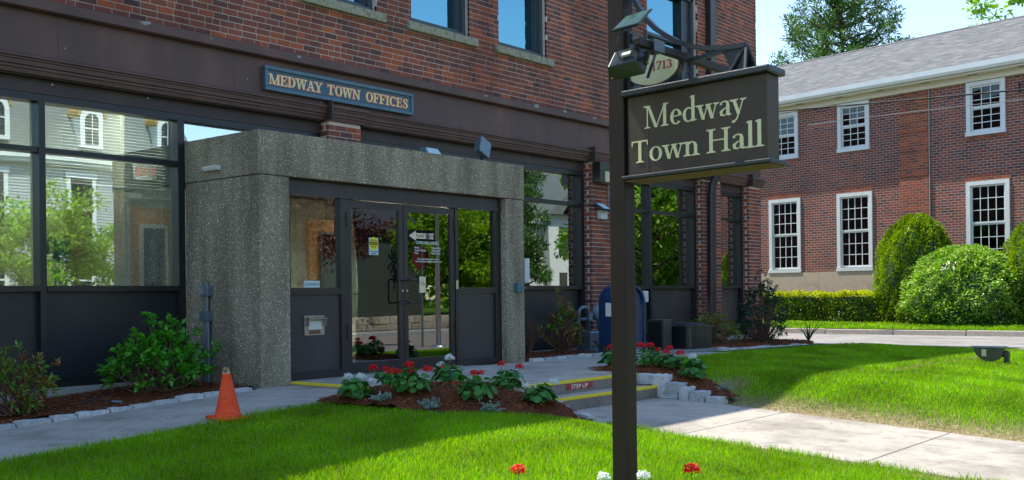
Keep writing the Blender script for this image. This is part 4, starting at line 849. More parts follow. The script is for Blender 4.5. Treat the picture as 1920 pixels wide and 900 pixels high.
# mailbox
f = root('mailbox', 'blue street mailbox with a rounded top half hidden behind the sign post', 'mailbox', (14.4, 9.65, 0))
def arch(x0, x1, z0, z1, n=14): cx = (x0+x1)/2; r = (x1-x0)/2; return [(x0, z0), (x1, z0)]+[(cx+r*math.cos(PI*k/n), z1-r*.95+r*.95*math.sin(PI*k/n)) for k in range(n+1)]
mb = MB(); mb.prism([(x, 9.46, z) for x, z in arch(14.17, 14.73, .14, 1.10)], (0, .42, 0)); mb.build('body', 'mail_blue', f, smooth=False)
for y in (9.42, 9.885):
    mb = MB(); A_ = arch(14.13, 14.77, .03, 1.13, 18)[2:]; B_ = arch(14.175, 14.725, .03, 1.085, 18)[2:]
    A_ = [(14.77, .0)]+A_+[(14.13, .0)]; B_ = [(14.725, .0)]+B_+[(14.175, .0)]
    for (p, q), (r_, s_) in zip(zip(A_[:-1], A_[1:]), zip(B_[:-1], B_[1:])):
        mb.prism([(p[0], y, p[1]), (q[0], y, q[1]), (s_[0], y, s_[1]), (r_[0], y, r_[1])], (0, .035, 0))
    mb.build('end_frame', 'mail_blue', f)
mb = MB(); mb.box(14.19, 14.71, 9.45, 9.459, .16, .80); mb.build('panel', 'mail_blue', f, bevel=.004); mb = MB(); mb.box(14.19, 14.71, 9.446, 9.458, .60, .615); mb.build('rib', 'lamp_black', f)
for x in (14.15, 14.73):
    for y in (9.44, 9.88): mb = MB(); mb.box(x, x+.035, y, y+.03, -.01, .15); mb.build('leg', 'mail_blue', f)
mb = MB(); mb.box(14.155, 14.169, 9.55, 9.80, .62, .84); mb.build('notice', 'paper', f)
# white meter box on the window frame, brown cabinet and condenser unit
f = root('meter_box', 'pale grey box and two thin conduits on the dark panel behind the mailbox', 'box', (17.5, 11.3, .5))
mb = MB(); mb.box(17.48, 17.68, 11.20, 11.339, .82, 1.04); mb.build('box', 'trim_white', f, bevel=.01)
for x in (17.54, 17.62): mb = MB(); mb.tube([(x, 11.28, .10), (x, 11.28, .82)], .02, 8); mb.build('pipe', 'trim_white', f)
f = root('air_conditioner', 'brown box air conditioner with a black louvred side beside the mailbox', 'air conditioner', (15.9, 9.9, 0))
mb = MB(); mb.box(15.62, 15.90, 9.60, 9.93, -.02, .53); mb.build('case', 'grey_panel', f, bevel=.01); mb = MB()
for k in range(16): mb.box(15.606, 15.619, 9.64, 9.89, .06+k*.027, .075+k*.027)
mb.build('louvres', 'lamp_black', f, kind='stuff')
f = root('concrete_pad', 'light concrete pad under the black condenser unit', 'pad', (15.9, 9.3, 0))
mb = MB(); mb.box(15.98, 17.05, 9.18, 10.05, -.12, .0); mb.build('slab', 'concrete_light', f, bevel=.01)
f = root('condenser_unit', 'low black condenser unit with rounded corners and wire guard in front of a brick pillar', 'air conditioner', (15.93, 9.4, .056))
def rr(x0, x1, y0, y1, r, n=6):
    P = []
    for cx, cy, a in ((x1-r, y1-r, 0), (x0+r, y1-r, 90), (x0+r, y0+r, 180), (x1-r, y0+r, 270)):
        for k in range(n+1): t = rad(a+90*k/n); P.append((cx+r*math.cos(t), cy+r*math.sin(t)))
    return P
f.location = (16.5, 9.6, 0); cx0, cx1, cy0, cy1 = 16.10, 16.92, 9.30, 9.95
mb = MB(); mb.prism([(x, y, .02) for x, y in rr(cx0+.01, cx1-.01, cy0+.01, cy1-.01, .16)], (0, 0, .37)); mb.build('coil', 'lamp_black', f)
for z, h, e in ((.003, .02, .02), (.385, .03, .02)): mb = MB(); mb.prism([(x, y, z) for x, y in rr(cx0-e, cx1+e, cy0-e, cy1+e, .17)], (0, 0, h)); mb.build('rim', 'bronze_frame', f)
mb = MB()
for k in range(10): mb.tube([(x, y, .04+k*.036) for x, y in rr(cx0-.004, cx1+.004, cy0-.004, cy1+.004, .17)], .004, 4)
R_ = rr(cx0-.006, cx1+.006, cy0-.006, cy1+.006, .17, 4)
for k in range(len(R_)):
    p, q = R_[k], R_[(k+1) % len(R_)]; m_ = max(1, int(math.dist(p, q)/.06))
    for j in range(m_): x = p[0]+(q[0]-p[0])*j/m_; y = p[1]+(q[1]-p[1])*j/m_; mb.tube([(x, y, .02), (x, y, .39)], .0035, 4)
mb.build('guard', 'cable_black', f, kind='stuff'); mb = MB(); mb.lathe([(.30, 0), (.28, .03), (.10, .045), (0.01, .045)], (16.51, 9.625, .416), 20); mb.build('fan_cover', 'cable_black', f)
gr = MB(); gr.prism([(14.9, 9.16, -.05), (16.48, 9.03, -.05), (16.48, 11.0, -.05), (14.62, 11.0, -.05), (14.62, 9.2, -.05)], (0, 0, .045)); gr.build('gravel_strip', 'gravel')['kind'] = 'structure'
# traffic cone
f = root('traffic_cone', 'worn orange traffic cone with a torn faded top on the edge of the left walkway', 'traffic cone', (5.78, 8.17, -.125))
mb = MB(); b_ = [(5.71+.175*math.cos(rad(a))*(1+.05*math.sin(3*a)), 8.17+.175*math.sin(rad(a)), -.125) for a in range(0, 360, 24)]
mb.prism([(5.54, 8.02, -.125), (5.84, 7.99, -.135), (5.88, 8.31, -.125), (5.58, 8.35, -.12)], (0, 0, .03)); mb.build('base', 'cone_orange', f, bevel=.01)
V = []; Fc = []; nn_ = 24; prof = [(.125, .028), (.115, .05), (.090, .16), (.068, .27), (.048, .36), (.036, .42), (.029, .455), (.026, .475)]
for i, (r, z) in enumerate(prof):
    for j in range(nn_):
        a = 2*PI*j/nn_; n_ = 0
        zz = z-(max(0, math.cos(a+2.4))*.05 if i == len(prof)-1 else (max(0, math.cos(a+2.4))*.03 if i == len(prof)-2 else 0)); rr_ = r*(1+.03*math.sin(3*a+i)); V.append((5.71+rr_*math.cos(a)-z*.04, 8.17+rr_*math.sin(a), -.125+zz))
for i in range(len(prof)-1):
    for j in range(nn_): Fc.append((i*nn_+j, i*nn_+(j+1) % nn_, (i+1)*nn_+(j+1) % nn_, (i+1)*nn_+j))
n6 = 5; mb = MB(); mb.add(V[:nn_*(n6+1)], [q for q in Fc if max(q) < nn_*(n6+1)]); mb.build('cone', 'cone_orange', f, smooth=True)
mb = MB(); mb.add(V, [q for q in Fc if min(q) >= nn_*n6]); mb.build('faded_top', 'cone_faded', f, smooth=True)
# cable end lying on the mulch
f = root('cable_end', 'black cable end with a grey plug lying on the mulch below the left shrub', 'cable', (5.35, 9.9, -.1))
mb = MB(); mb.tube([(5.25, 10.05, -.07), (5.33, 10.0, -.03), (5.42, 10.0, -.02), (5.55, 9.93, -.05)], .008, 6); mb.build('cord', 'cable_black', f); mb = MB(); mb.tube([(5.55, 9.93, -.05), (5.63, 9.88, -.06)], [.012, .016], 8); mb.build('plug', 'grey_metal', f)
# spotlight in the lawn
f = root('lawn_spotlight', 'dark green half-moon spotlight on a short stake in the right lawn', 'spotlight', (17.75, 4.60, -.25))
C_ = Vector((17.62, 4.83, .07)); ax = Vector((.12, -.99, 0)).normalized()
def hmoon(r, off, th_, n, m):
    P = [C_+Vector((0, 0, 0))+ax*(r*math.cos(a))+UP*(r*1.0*math.sin(a))+Vector((0, 0, -.02*math.cos(a)))+Vector((off, 0, 0)) for a in [PI+k*PI/14 for k in range(15)]]
    mb = MB(); mb.prism([tuple(p) for p in P], (th_, 0, 0)); return mb.build(n, m, f)
hmoon(.225, 0, .10, 'shade', 'lamp_black')
mb = MB(); mb.obox((17.67, 4.83, .08), tuple(ax*.50), (.14, 0, 0), (0, 0, .022)); mb.build('top_rim', 'grey_metal', f)
mb = MB(); mb.box(17.66, 17.76, 4.54, 4.62, -.29, .01); mb.tube([(17.71, 4.66, -.04), (17.71, 4.55, -.02)], .05, 10); mb.build('stake', 'lamp_black', f, bevel=.01); mb = MB(); mb.box(17.607, 17.6195, 4.86, 4.93, -.07, .04); mb.build('label_plate', 'diffuser', f)
# ------------------------------------------------------------------ stone edgings
def stone(x0, x1, y0, y1, z0, z1, par, yaw=0, n='stone'):
    c = Vector(((x0+x1)/2, (y0+y1)/2, (z0+z1)/2)); h = Vector(((x1-x0)/2, (y1-y0)/2, (z1-z0)/2)); V = []; F = []
    g_ = [-1, -.35, .35, 1]
    import itertools
    idx = {}
    mb = MB()
    for fi, (a, b, cc_, sg) in enumerate(((0, 1, 2, 1), (0, 1, 2, -1), (0, 2, 1, 1), (0, 2, 1, -1), (1, 2, 0, 1), (1, 2, 0, -1))):
        for i in range(4):
            for j in range(4):
                p = [0, 0, 0]; p[a] = g_[i]; p[b] = g_[j]; p[cc_] = sg
                idx[(fi, i, j)] = len(V); k_ = tuple(p); rr_ = random.Random(hash((round(x0, 2), round(y0, 2), k_)))
                e = sum(1 for q in p if abs(q) == 1); s_ = 1-.035*(e-1); V.append(Vector((p[0]*h.x*s_+rr_.uniform(-.07, .07)*h.x*.7, p[1]*h.y*s_+rr_.uniform(-.07, .07)*h.y, p[2]*h.z*s_+rr_.uniform(-.08, .08)*h.z)))
        for i in range(3):
            for j in range(3):
                q = (idx[(fi, i, j)], idx[(fi, i+1, j)], idx[(fi, i+1, j+1)], idx[(fi, i, j+1)])
                F.append(q if (sg > 0) != (fi in (2, 3)) else q[::-1])
    Rz = Matrix.Rotation(yaw, 3, 'Z'); mb.add([tuple(c+Rz @ v) for v in V], F); return mb.build(n, 'granite', par)
ed = root('stone_edging', 'row of grey granite cobbles edging the mulch bed along the left walkway', 'edging', (4.8, 9.72, -.1))
x = 2.3
while x < 7.1:
    L = random.uniform(.24, .36); z = float(zwalk(np.array(x+L/2))); stone(x, x+L-.012, 9.70, 9.81+random.uniform(-.02, .02), z-.12, z+.045+random.uniform(-.01, .012), ed, random.uniform(-.03, .03)); x += L
ed = root('stone_edging', 'low granite edging of the mulch bed between the porch and the gas meter', 'edging', (13, 9.62, 0))
x = 12.08
while x < 15.0:
    L = random.uniform(.24, .36); y = 9.66-.03*(x-12); stone(x, x+L-.012, y, y+.10, -.12, .045+random.uniform(-.01, .01), ed); x += L
ed = root('stone_edging', 'granite edging of the mulch bed at the far right corner of the office building', 'edging', (18.5, 8.95, -.05))
x = 16.5
while x < 20.6:
    L = random.uniform(.26, .42); z = float(rzf(x, 0)); stone(x, x+L-.012, 8.95, 9.07, z-.12, z+.055+random.uniform(-.015, .015), ed); x += L
ed = root('stone_border', 'stacked granite blocks holding the raised flower bed to the right of the steps', 'border', (11.05, 6.6, -.3))
for y0, y1, z0, z1, dx in ((6.91, 7.28, -.14, -.012, 0), (6.74, 6.92, -.29, -.005, -.03), (6.545, 6.745, -.235, -.10, .0), (6.575, 6.79, -.315, -.238, .0), (6.43, 6.565, -.32, -.145, .01), (6.225, 6.43, -.335, -.19, .02), (6.02, 6.225, -.35, -.25, .04)):
    stone(10.99+dx, 11.20+dx, y0, y1-.006, z0, z1, ed)
ed = root('stone_border', 'small granite blocks stepping down between the central flower bed and the steps', 'border', (8.78, 6.5, -.3))
for y0, y1, z0, z1, dx in ((6.89, 7.02, -.14, -.05, 0), (6.64, 6.76, -.21, -.125, .0), (6.52, 6.70, -.30, -.17, -.02), (6.38, 6.54, -.34, -.29, -.05), (6.22, 6.42, -.40, -.24, -.02)):
    stone(8.66+dx, 8.79+dx, y0, y1, z0, z1, ed)
# ------------------------------------------------------------------ mulch beds
def inpoly(X, Y, P):
    X = np.asarray(X); Y = np.asarray(Y); ins = np.zeros(X.shape, bool); n = len(P)
    for i in range(n):
        x1, y1 = P[i]; x2, y2 = P[(i+1) % n]
        c = ((y1 > Y) != (y2 > Y)) & (X < (x2-x1)*(Y-y1)/(y2-y1+1e-12)+x1); ins ^= c
    return ins
def edgedist(X, Y, P):
    d = np.full(np.shape(X), 9.); n = len(P)
    for i in range(n):
        a = np.array(P[i]); b = np.array(P[(i+1) % n]); ab = b-a; t = np.clip(((X-a[0])*ab[0]+(Y-a[1])*ab[1])/(ab@ab), 0, 1)
        d = np.minimum(d, np.hypot(X-a[0]-t*ab[0], Y-a[1]-t*ab[1]))
    return d
BEDS = []
def bed(P, fz, name_chips, count, st=.06, chipsize=.03):
    P_ = P; x0, x1 = min(p[0] for p in P), max(p[0] for p in P); y0, y1 = min(p[1] for p in P), max(p[1] for p in P)
    xs = np.arange(x0-st, x1+2*st, st); ys = np.arange(y0-st, y1+2*st, st); X, Y = np.meshgrid(xs, ys)
    ins = inpoly(X, Y, P); Z = fz(X, Y)+rng.normal(0, .006, X.shape); nx = len(xs); i = np.arange(X.size).reshape(X.shape)
    ok = ins | (edgedist(X, Y, P) < st*.9); q = ok[:-1, :-1] & ok[1:, :-1] & ok[:-1, 1:] & ok[1:, 1:]
    F = np.stack([i[:-1, :-1][q], i[:-1, 1:][q], i[1:, 1:][q], i[1:, :-1][q]], -1)
    Z = np.where(ins, Z, Z-.02)
    o = fastmesh('mulch_bed', np.stack([X, Y, Z], -1).reshape(-1, 3), F, 'mulch_bed', kind='structure')
    BEDS.append(P)
    px = rng.uniform(x0, x1, count*3); py = rng.uniform(y0, y1, count*3); k = inpoly(px, py, P); px = px[k][:count]; py = py[k][:count]; n = len(px)
    a = rng.uniform(0, 2*PI, n); D = np.stack([np.cos(a), np.sin(a), rng.normal(0, .28, n)], 1); L = rng.uniform(.5, 1.6, n)*chipsize
    Pp = np.stack([px, py, fz(px, py)+rng.uniform(.0, .014, n)], 1); V, F = leaves(Pp, D, L, L*.32, 0, .1)
    fastmesh(name_chips, V, F, 'mulch_chip', kind='stuff')
    return fz
PC = [(6.78, 8.22), (6.86, 7.6), (7.12, 6.75), (7.55, 6.22), (8.15, 5.88), (8.62, 6.1), (8.70, 6.5), (8.76, 6.95), (8.80, 7.35), (8.55, 7.9), (8.05, 8.35), (7.4, 8.5)]
def cmound(X, Y):
    d = edgedist(X, Y, PC); g = gz(X, Y); t = sstep(0, .75, d); top = .075-.10*sstep(7.4, 6.2, Y)
    zb = np.where((Y > 7.2), np.maximum(g, -.05+.05*sstep(7.2, 8.0, X)), g)
    edge = np.maximum(zb, -.30)+.012
    side = sstep(8.9, 8.2, X)
    return edge+(np.maximum(top, edge+.03)-edge)*t**.8
bed(PC, cmound, 'mulch_chips', 8500)
PR = [(11.80, 8.5), (11.05, 7.92), (11.10, 7.2), (11.16, 6.8), (11.17, 6.3), (11.2, 5.98), (11.45, 5.98), (11.9, 6.45), (12.35, 7.05), (12.6, 7.7), (12.3, 8.3)]
def rmound(X, Y):
    d = edgedist(X, Y, PR); t = sstep(0, .55, d); base = np.where(Y > 7, -.005, -.005-.25*sstep(7.1, 6.0, Y)); out = gz(X, Y)+.0
    w_ = sstep(11.4, 12.3, X); e = base*(1-w_)+np.maximum(out, base-.1)*w_
    return e+.075*t
bed(PR, rmound, 'mulch_chips', 5000)
bed([(1.5, 9.80), (7.2, 9.80), (7.2, 11.2), (1.5, 11.2)], lambda X, Y: zwalk(np.asarray(X))+.03+.03*np.sin(X*2.3)*np.sin(Y*3+1)+.03*sstep(9.9, 10.5, Y), 'mulch_chips', 9000)
bed([(12.08, 9.74), (14.6, 9.66), (14.6, 11.2), (12.08, 11.2)], lambda X, Y: .02+.015*np.sin(X*3)+0*Y, 'mulch_chips', 2500)
bed([(16.5, 9.05), (20.4, 9.05), (21.8, 9.6), (22.3, 11.2), (16.5, 11.2)], lambda X, Y: rzf(X, Y)+.03+.05*sstep(9.05, 9.8, Y), 'mulch_chips', 3500, chipsize=.045)
# ------------------------------------------------------------------ plants
def whorlplant(name, label, c, rx, ry, h, ntip, lm, L, W, per=8, stemm='twig', tips=None, lean=(0, 0), group=None, cat='shrub', base_spread=.12, zlow=.15, extra=None, redfrac=0, redm='pieris_red', up=.25):
    r_ = root(name, label, cat, c, group); C0 = np.array(c)
    P = []; 
    while len(P) < ntip:
        d = rng.normal(0, 1, 3); d /= np.linalg.norm(d); q = d*rng.uniform(.45, 1)**.5; q[2] = abs(q[2]) if rng.random() < .8 else q[2]*.5
        z = zlow*h+max(q[2]+.15, 0)*(h*(1-zlow))/1.15
        P.append((q[0]*rx, q[1]*ry, z))
    P = np.array(P)*np.array([1, 1, 1])+rng.normal(0, .03, (ntip, 3)); P[:, 0] += lean[0]*P[:, 2]; P[:, 1] += lean[1]*P[:, 2]
    if extra: P = np.vstack([P, np.array(extra)])
    mb = MB(); 
    for p in P[::2]:
        b = np.array([rng.normal(0, base_spread)*rx, rng.normal(0, base_spread)*ry, 0]); m1 = b*.6+p*.5+np.array([0, 0, -.05]); mb.tube([tuple(C0+b), tuple(C0+m1), tuple(C0+p)], [.010, .007, .004], 4, cap=False)
    mb.build('stem', stemm, r_, kind='stuff')
    n = len(P)*per; T = np.repeat(P, per, 0)+rng.normal(0, .012, (n, 3)); ax = unit(np.repeat(P*np.array([1, 1, .6])/np.array([rx, ry, h]), per, 0)+rng.normal(0, .15, (n, 3))+np.array([0, 0, up]))
    D = unit(rdir(n)+ax*.9); T = T-ax*rng.uniform(0, .07, (n, 1)); LL = rng.uniform(.7, 1.2, n)*L
    V, F = leaves(T+C0, D, LL, LL*W/L, .25, .12); fm = None; ms = [lm]
    if redfrac: ms = [lm, redm]; tipred = (rng.random(len(P)) < redfrac); fm = np.repeat(np.repeat(tipred, per), 1); fm = np.concatenate([fm[:, None]]*2, 1).ravel().astype(int)
    fastmesh('foliage', V, F, ms, r_, 'stuff', fm); return r_
whorlplant('rhododendron', 'bushy green rhododendron in the mulch bed left of the concrete porch', (6.35, 10.42, -.03), .62, .46, .74, 190, 'rhododendron_leaf', .088, .050, 9, extra=[(-.12, -.1, .76), (-.10, -.1, .82), (-.14, -.05, .86), (.12, -.1, .80), (.16, -.1, .76), (.45, -.1, .64), (.68, -.15, .50), (.66, -.15, .42), (-.62, -.2, .30), (-.66, -.2, .40), (.3, 0, .74)])
whorlplant('pieris_shrub', 'shrub with reddish new leaves at the far left edge of the bed', (4.70, 10.25, -.12), .42, .40, .62, 120, 'pieris_leaf', .07, .026, 12, redfrac=.16, extra=[(-.35, 0, .75), (-.25, 0, .82), (.05, -.05, .66), (.38, -.1, .48)])
whorlplant('pieris_shrub', 'upright shrub with bronze tips between the right concrete pier and the gas meter', (13.85, 10.45, .02), .40, .35, .80, 90, 'pieris_leaf', .08, .03, 11, redfrac=.4, extra=[(-.15, 0, .95), (-.12, 0, 1.03), (.05, 0, .88), (.22, 0, .80), (-.6, 0, .42), (-.55, 0, .30), (-.65, 0, .36)])
whorlplant('small_shrub', 'low bronze-leaved shrub at the foot of the gas meter', (14.35, 9.95, .0), .26, .2, .25, 26, 'pieris_red', .06, .022, 10, redfrac=.4, zlow=.3)
whorlplant('small_shrub', 'small coppery shrub just left of the gas meter box', (14.72, 10.2, .0), .18, .16, .32, 14, 'pieris_red', .06, .022, 10, zlow=.3)
whorlplant('pieris_shrub', 'green and bronze shrub in front of the window right of the condenser unit', (18.1, 10.0, -.03), .85, .5, .62, 110, 'pieris_leaf', .085, .03, 10, redfrac=.35)
whorlplant('pieris_shrub', 'low green shrub directly right of the condenser unit', (17.1, 9.9, -.02), .35, .4, .42, 40, 'pieris_leaf', .085, .03, 10, redfrac=.1)
whorlplant('holly', 'dark upright holly at the right corner pillar of the office building', (20.1, 9.95, -.06), .75, .5, 1.35, 230, 'holly_leaf', .075, .035, 9, zlow=.08, extra=[(-.1, 0, 1.5), (.1, 0, 1.45), (.25, 0, 1.3), (-.3, 0, 1.35)])
# bare twiggy stems by the pier
f = root('bare_shrub', 'leafless twiggy red-brown shrub against the dark panel beside the right pier', 'shrub', (13.1, 10.6, 0)); mb = MB()
for k in range(60):
    a = rng.uniform(0, 2*PI); r = rng.uniform(.05, .4); h = rng.uniform(.3, .75); p = np.array([13.1, 10.6, 0]); m1 = p+[r*.4*math.cos(a), r*.4*math.sin(a), h*.5]; e = p+[r*math.cos(a), r*math.sin(a)*.6, h]
    mb.tube([tuple(p+rng.normal(0, .02, 3)*[1, 1, 0]), tuple(m1), tuple(e)], [.006, .004, .0015], 4, cap=False); mb.tube([tuple(m1), tuple(m1+[rng.normal(0, .08), rng.normal(0, .05), .2])], [.003, .001], 4, cap=False)
mb.build('twigs', 'twig', f, kind='stuff')
f = root('bare_shrub', 'tangle of thin bare stems in front of the last window of the office building', 'shrub', (18.7, 10.4, 0)); mb = MB()
for k in range(70):
    a = rng.uniform(0, 2*PI); r = rng.uniform(.1, .75); h = rng.uniform(.4, 1.0); p = np.array([18.9, 10.5, 0]); m1 = p+[r*.4*math.cos(a), r*.3*math.sin(a), h*.6]; e = p+[r*math.cos(a), r*math.sin(a)*.5, h]
    mb.tube([tuple(p), tuple(m1), tuple(e)], [.006, .004, .0015], 4, cap=False)
mb.build('twigs', 'twig', f, kind='stuff')
# geraniums: round scalloped leaves, stems, flower heads
def gleaves(P, Nn, R):
    n = len(P); k = 7; T1 = unit(np.cross(Nn, rng.normal(0, 1, (n, 3)))); T2 = np.cross(Nn, T1); V = [P-Nn*R[:, None]*.25]
    for j in range(k):
        a = 2*PI*j/k+rng.normal(0, .1, n); rr_ = R*(.82+.3*(rng.random(n))); V.append(P+(T1*np.cos(a)[:, None]+T2*np.sin(a)[:, None])*rr_[:, None]+Nn*(R*.10*rng.normal(0, 1, n))[:, None])
    V = np.stack(V, 1).reshape(-1, 3); b = np.arange(n)[:, None]*(k+1); F = np.concatenate([b+[[0, 1+j, 1+(j+1) % k]] for j in range(k)], 1).reshape(-1, 3); return V, F
def geranium(c, label, heads, r=.17, h=.17, nl=74, group='geraniums in the mulch beds'):
    """heads: list of (dx, dy, z above base, 'red'|'white', radius)"""
    r *= 1.15; h *= 1.5; t = root('geranium', label, 'geranium', c, group); C0 = np.array(c); d = rdir(nl, 0.0); q = d*rng.uniform(.55, 1, (nl, 1))*[r, r, h]; q[:, 2] = np.abs(q[:, 2])*.85+.03
    Nn = unit(d*[.7, .7, .8]+[0, 0, .5]+rng.normal(0, .25, (nl, 3))); V, F = gleaves(q+C0, Nn, rng.uniform(.030, .052, nl)); fastmesh('foliage', V, F, 'geranium_leaf', t, 'stuff')
    mb = MB()
    for p in q[::2]: mb.tube([tuple(C0+[rng.normal(0, .02), rng.normal(0, .02), 0]), tuple(C0+p*.7), tuple(C0+p)], [.004, .003, .002], 4, cap=False)
    for dx, dy, z, _, _ in heads: mb.tube([tuple(C0+[dx*.3, dy*.3, .03]), tuple(C0+[dx*.8, dy*.8, z*.6]), tuple(C0+[dx, dy, z])], [.004, .003, .0028], 5, cap=False)
    mb.build('stem', 'stem_green', t, kind='stuff')
    for dx, dy, z, col, R in heads:
        R *= 1.4 if col == 'white' else 1.2; n = int(150*(R/.04)**2*.7)+20; d = rdir(n, -.45); rr_ = R*rng.uniform(.55, 1, (n, 1)); P = C0+[dx, dy, z]+d*rr_*[1, 1, .78]; Nn = unit(d+rng.normal(0, .45, (n, 3)))
        V, F = leaves(P, unit(np.cross(Nn, rng.normal(0, 1, (n, 3)))), rng.uniform(.012, .02, n), rng.uniform(.010, .016, n), .2, .15); fastmesh('flower_head', V, F, 'petal_'+col, t)
    return t
def onto(x, y, fz): return (x, y, float(fz(np.array(x), np.array(y))))
GZ = cmound
geranium(onto(6.98, 7.85, GZ), 'white geranium at the left end of the central flower bed', [(-.07, .03, .215, 'white', .036), (.05, -.02, .205, 'white', .040), (.13, -.1, .16, 'white', .034)], .16, .15)
geranium(onto(7.70, 8.12, GZ), 'red geranium behind the others, second from the left in the central bed', [(-.16, .08, .20, 'red', .042), (-.06, .0, .19, 'red', .030)], .17, .14)
geranium(onto(7.35, 7.42, GZ), 'big red geranium with five blooms left of centre in the central bed', [(-.17, .14, .205, 'red', .042), (-.10, .10, .195, 'red', .036), (0, .05, .265, 'red', .044), (.0, .02, .20, 'red', .038), (.13, -.08, .215, 'red', .046), (.24, -.18, .24, 'red', .014)], .21, .17, 80)
geranium(onto(8.18, 7.72, GZ), 'tall white geranium at the middle of the central bed', [(.0, -.02, .27, 'white', .040), (-.08, .03, .20, 'white', .032)], .17, .16)
geranium(onto(7.62, 6.82, GZ), 'broad green geranium with one red bloom right of centre in the central bed', [(.0, .02, .24, 'red', .042), (.05, -.03, .245, 'red', .028), (-.18, .14, .16, 'red', .012)], .19, .16, 70)
geranium(onto(8.28, 6.98, GZ), 'red geranium with two tall blooms near the step end of the central bed', [(-.04, .04, .265, 'red', .036), (.11, -.08, .235, 'red', .040)], .18, .15)
geranium(onto(8.02, 6.35, GZ), 'white geranium at the right end of the central bed beside the steps', [(-.10, .08, .17, 'white', .032), (.12, -.09, .20, 'white', .038), (-.02, .02, .16, 'white', .015)], .16, .13)
RZ = rmound
geranium(onto(11.65, 7.98, RZ), 'red geranium left of the sign post at the tip of the right bed', [(0, 0, .25, 'red', .042)], .17, .16)
geranium(onto(11.55, 7.30, RZ), 'red geranium just right of the sign post with three blooms', [(-.10, .08, .26, 'red', .048), (.0, .0, .26, 'red', .045), (.07, -.07, .20, 'red', .032)], .2, .17, 70)
geranium(onto(11.52, 6.98, RZ), 'red geranium with scattered blooms in the middle of the right bed', [(-.06, .03, .20, 'red', .040), (-.02, .0, .25, 'red', .038), (.10, -.08, .18, 'red', .046)], .16, .13)
geranium(onto(11.45, 6.62, RZ), 'white geranium with some yellow leaves at the front of the right bed', [(.0, .0, .26, 'white', .042), (.04, -.03, .20, 'white', .034)], .16, .17)
geranium((4.93, 4.08, -.31), 'single red geranium bloom at the bottom edge, left of the post', [(-.05, -.05, .235, 'red', .042)], .12, .10, 30)
geranium((5.59, 3.22, -.36), 'single red geranium bloom at the bottom edge, right of the post', [(-.05, .0, .275, 'red', .046)], .12, .10, 30)
geranium((5.22, 3.56, -.35), 'white geranium blooms at the foot of the sign post', [(-.03, .06, .232, 'white', .030), (.12, -.13, .237, 'white', .030)], .10, .10, 24)
def dusty(c, lab, r=.13, h=.12, n=34):
    t = root('silver_plant', lab, 'plant', c, 'silver-leaved trailing plants in the mulch beds'); C0 = np.array(c)
    P = rdir(n, .05)*rng.uniform(.4, 1, (n, 1))*[r, r, h]; P[:, 2] += .01; mb = MB()
    for p in P: mb.tube([tuple(C0), tuple(C0+p*.5+[0, 0, .02]), tuple(C0+p)], [.003, .0025, .002], 4, cap=False)
    mb.build('stem', 'silver_leaf', t, kind='stuff'); k = 9; T = np.repeat(P, k, 0)*rng.uniform(.45, 1.02, (n*k, 1)); V, F = leaves(T+C0, rdir(n*k, -.2), rng.uniform(.018, .034, n*k), rng.uniform(.012, .02, n*k), .1, .1); fastmesh('foliage', V, F, 'silver_leaf', t, 'stuff')
dusty(onto(6.98, 7.48, GZ), 'silver-leaved plant left of centre at the front of the central bed')
dusty(onto(7.12, 6.98, GZ), 'sprawling silver-leaved plant at the front middle of the central bed', .17, .12, 40)
dusty(onto(7.42, 6.45, GZ), 'silver-leaved plant trailing forward at the right of the central bed', .15, .15, 36)
dusty(onto(11.55, 6.25, RZ), 'small silver-leaved plant beside the white geranium at the front of the right bed', .14, .08, 20)
# ------------------------------------------------------------------ second building across the side road (own axes: s to the right along the wall)
D2 = Vector((.1729, .9849, 0)); P0 = Vector((34.289, 16.648, 0)); YAW = math.atan2(-D2.y, -D2.x)
BB = root('brick_building', 'long two-storey red brick building with white sash windows and grey roof across the side road', 'building', tuple(P0))
class LB(MB):
    """same collector in the second building's own axes (x = s along wall, y = depth behind wall, z)"""
    def build(s, name, mats, parent=None, **k):
        o = MB.build(s, name, mats, None, **k); o.parent = parent; return o
BB.rotation_euler = (0, 0, YAW)   # local x = -D2, local y = towards the back of the building
S0, S1 = -16, 11.9
W1s = [(-13.6, -12.36), (-10.9, -9.66), (-5.5, -4.26), (-2.7, -1.46), (0.01, 1.25), (2.73, 3.97), (7.15, 8.39)]
W2s = [(-13.5, -12.4), (-10.8, -9.7), (-5.4, -4.3), (-2.6, -1.5), (0.07, 1.18), (2.79, 3.89), (7.18, 8.29)]
ops = [(a, b, 1.66, 4.24) for a, b in W1s]+[(a, b, 5.61, 7.22) for a, b in W2s]
def lbacking(mb, ops, a0, a1, z0, z1): backing(mb, a0, a1, z0, z1, 0, .3, ops)
mb = LB(); lbacking(mb, [o for o in ops if o[1] < 4.9], S0, 4.98, 1.66, 7.38); mb.build('wall', 'far_brick', BB)
mb = LB(); lbacking(mb, [o for o in ops if o[0] > 6], 5.94, S1, 1.66, 7.38); mb.build('wall', 'far_brick', BB)
mb = LB(); mb.box(4.985, 5.935, -.035, .3, 1.66, 7.37)
for z in (6.55, 5.95, 5.35, 4.6): mb.box(5.0, 5.92, -.06, .0, z, z+.035)
mb.build('patched_bay', 'far_brick_orange', BB)
mb = LB(); mb.tube([(5.97, -.03, 1.7), (5.97, -.03, 7.3)], .02, 6); mb.build('conduit', 'cable_grey', BB)
mb = LB()
for i in range(10): a = S0+i*3.0; mb.box(a+.006, min(a+2.994, S1), -.05, .3, -.4, 1.655)
mb.build('stone_base', 'base_stone', BB, kind='stuff')
for a, b in W1s:
    mb = LB()
    k = a-.06
    while k < b+.02: mb.box(k, k+.062, -.012, .02, 4.245, 4.44); k += .072
    mb.build('window_lintel', 'far_brick_orange', BB, kind='stuff')
mb = LB()
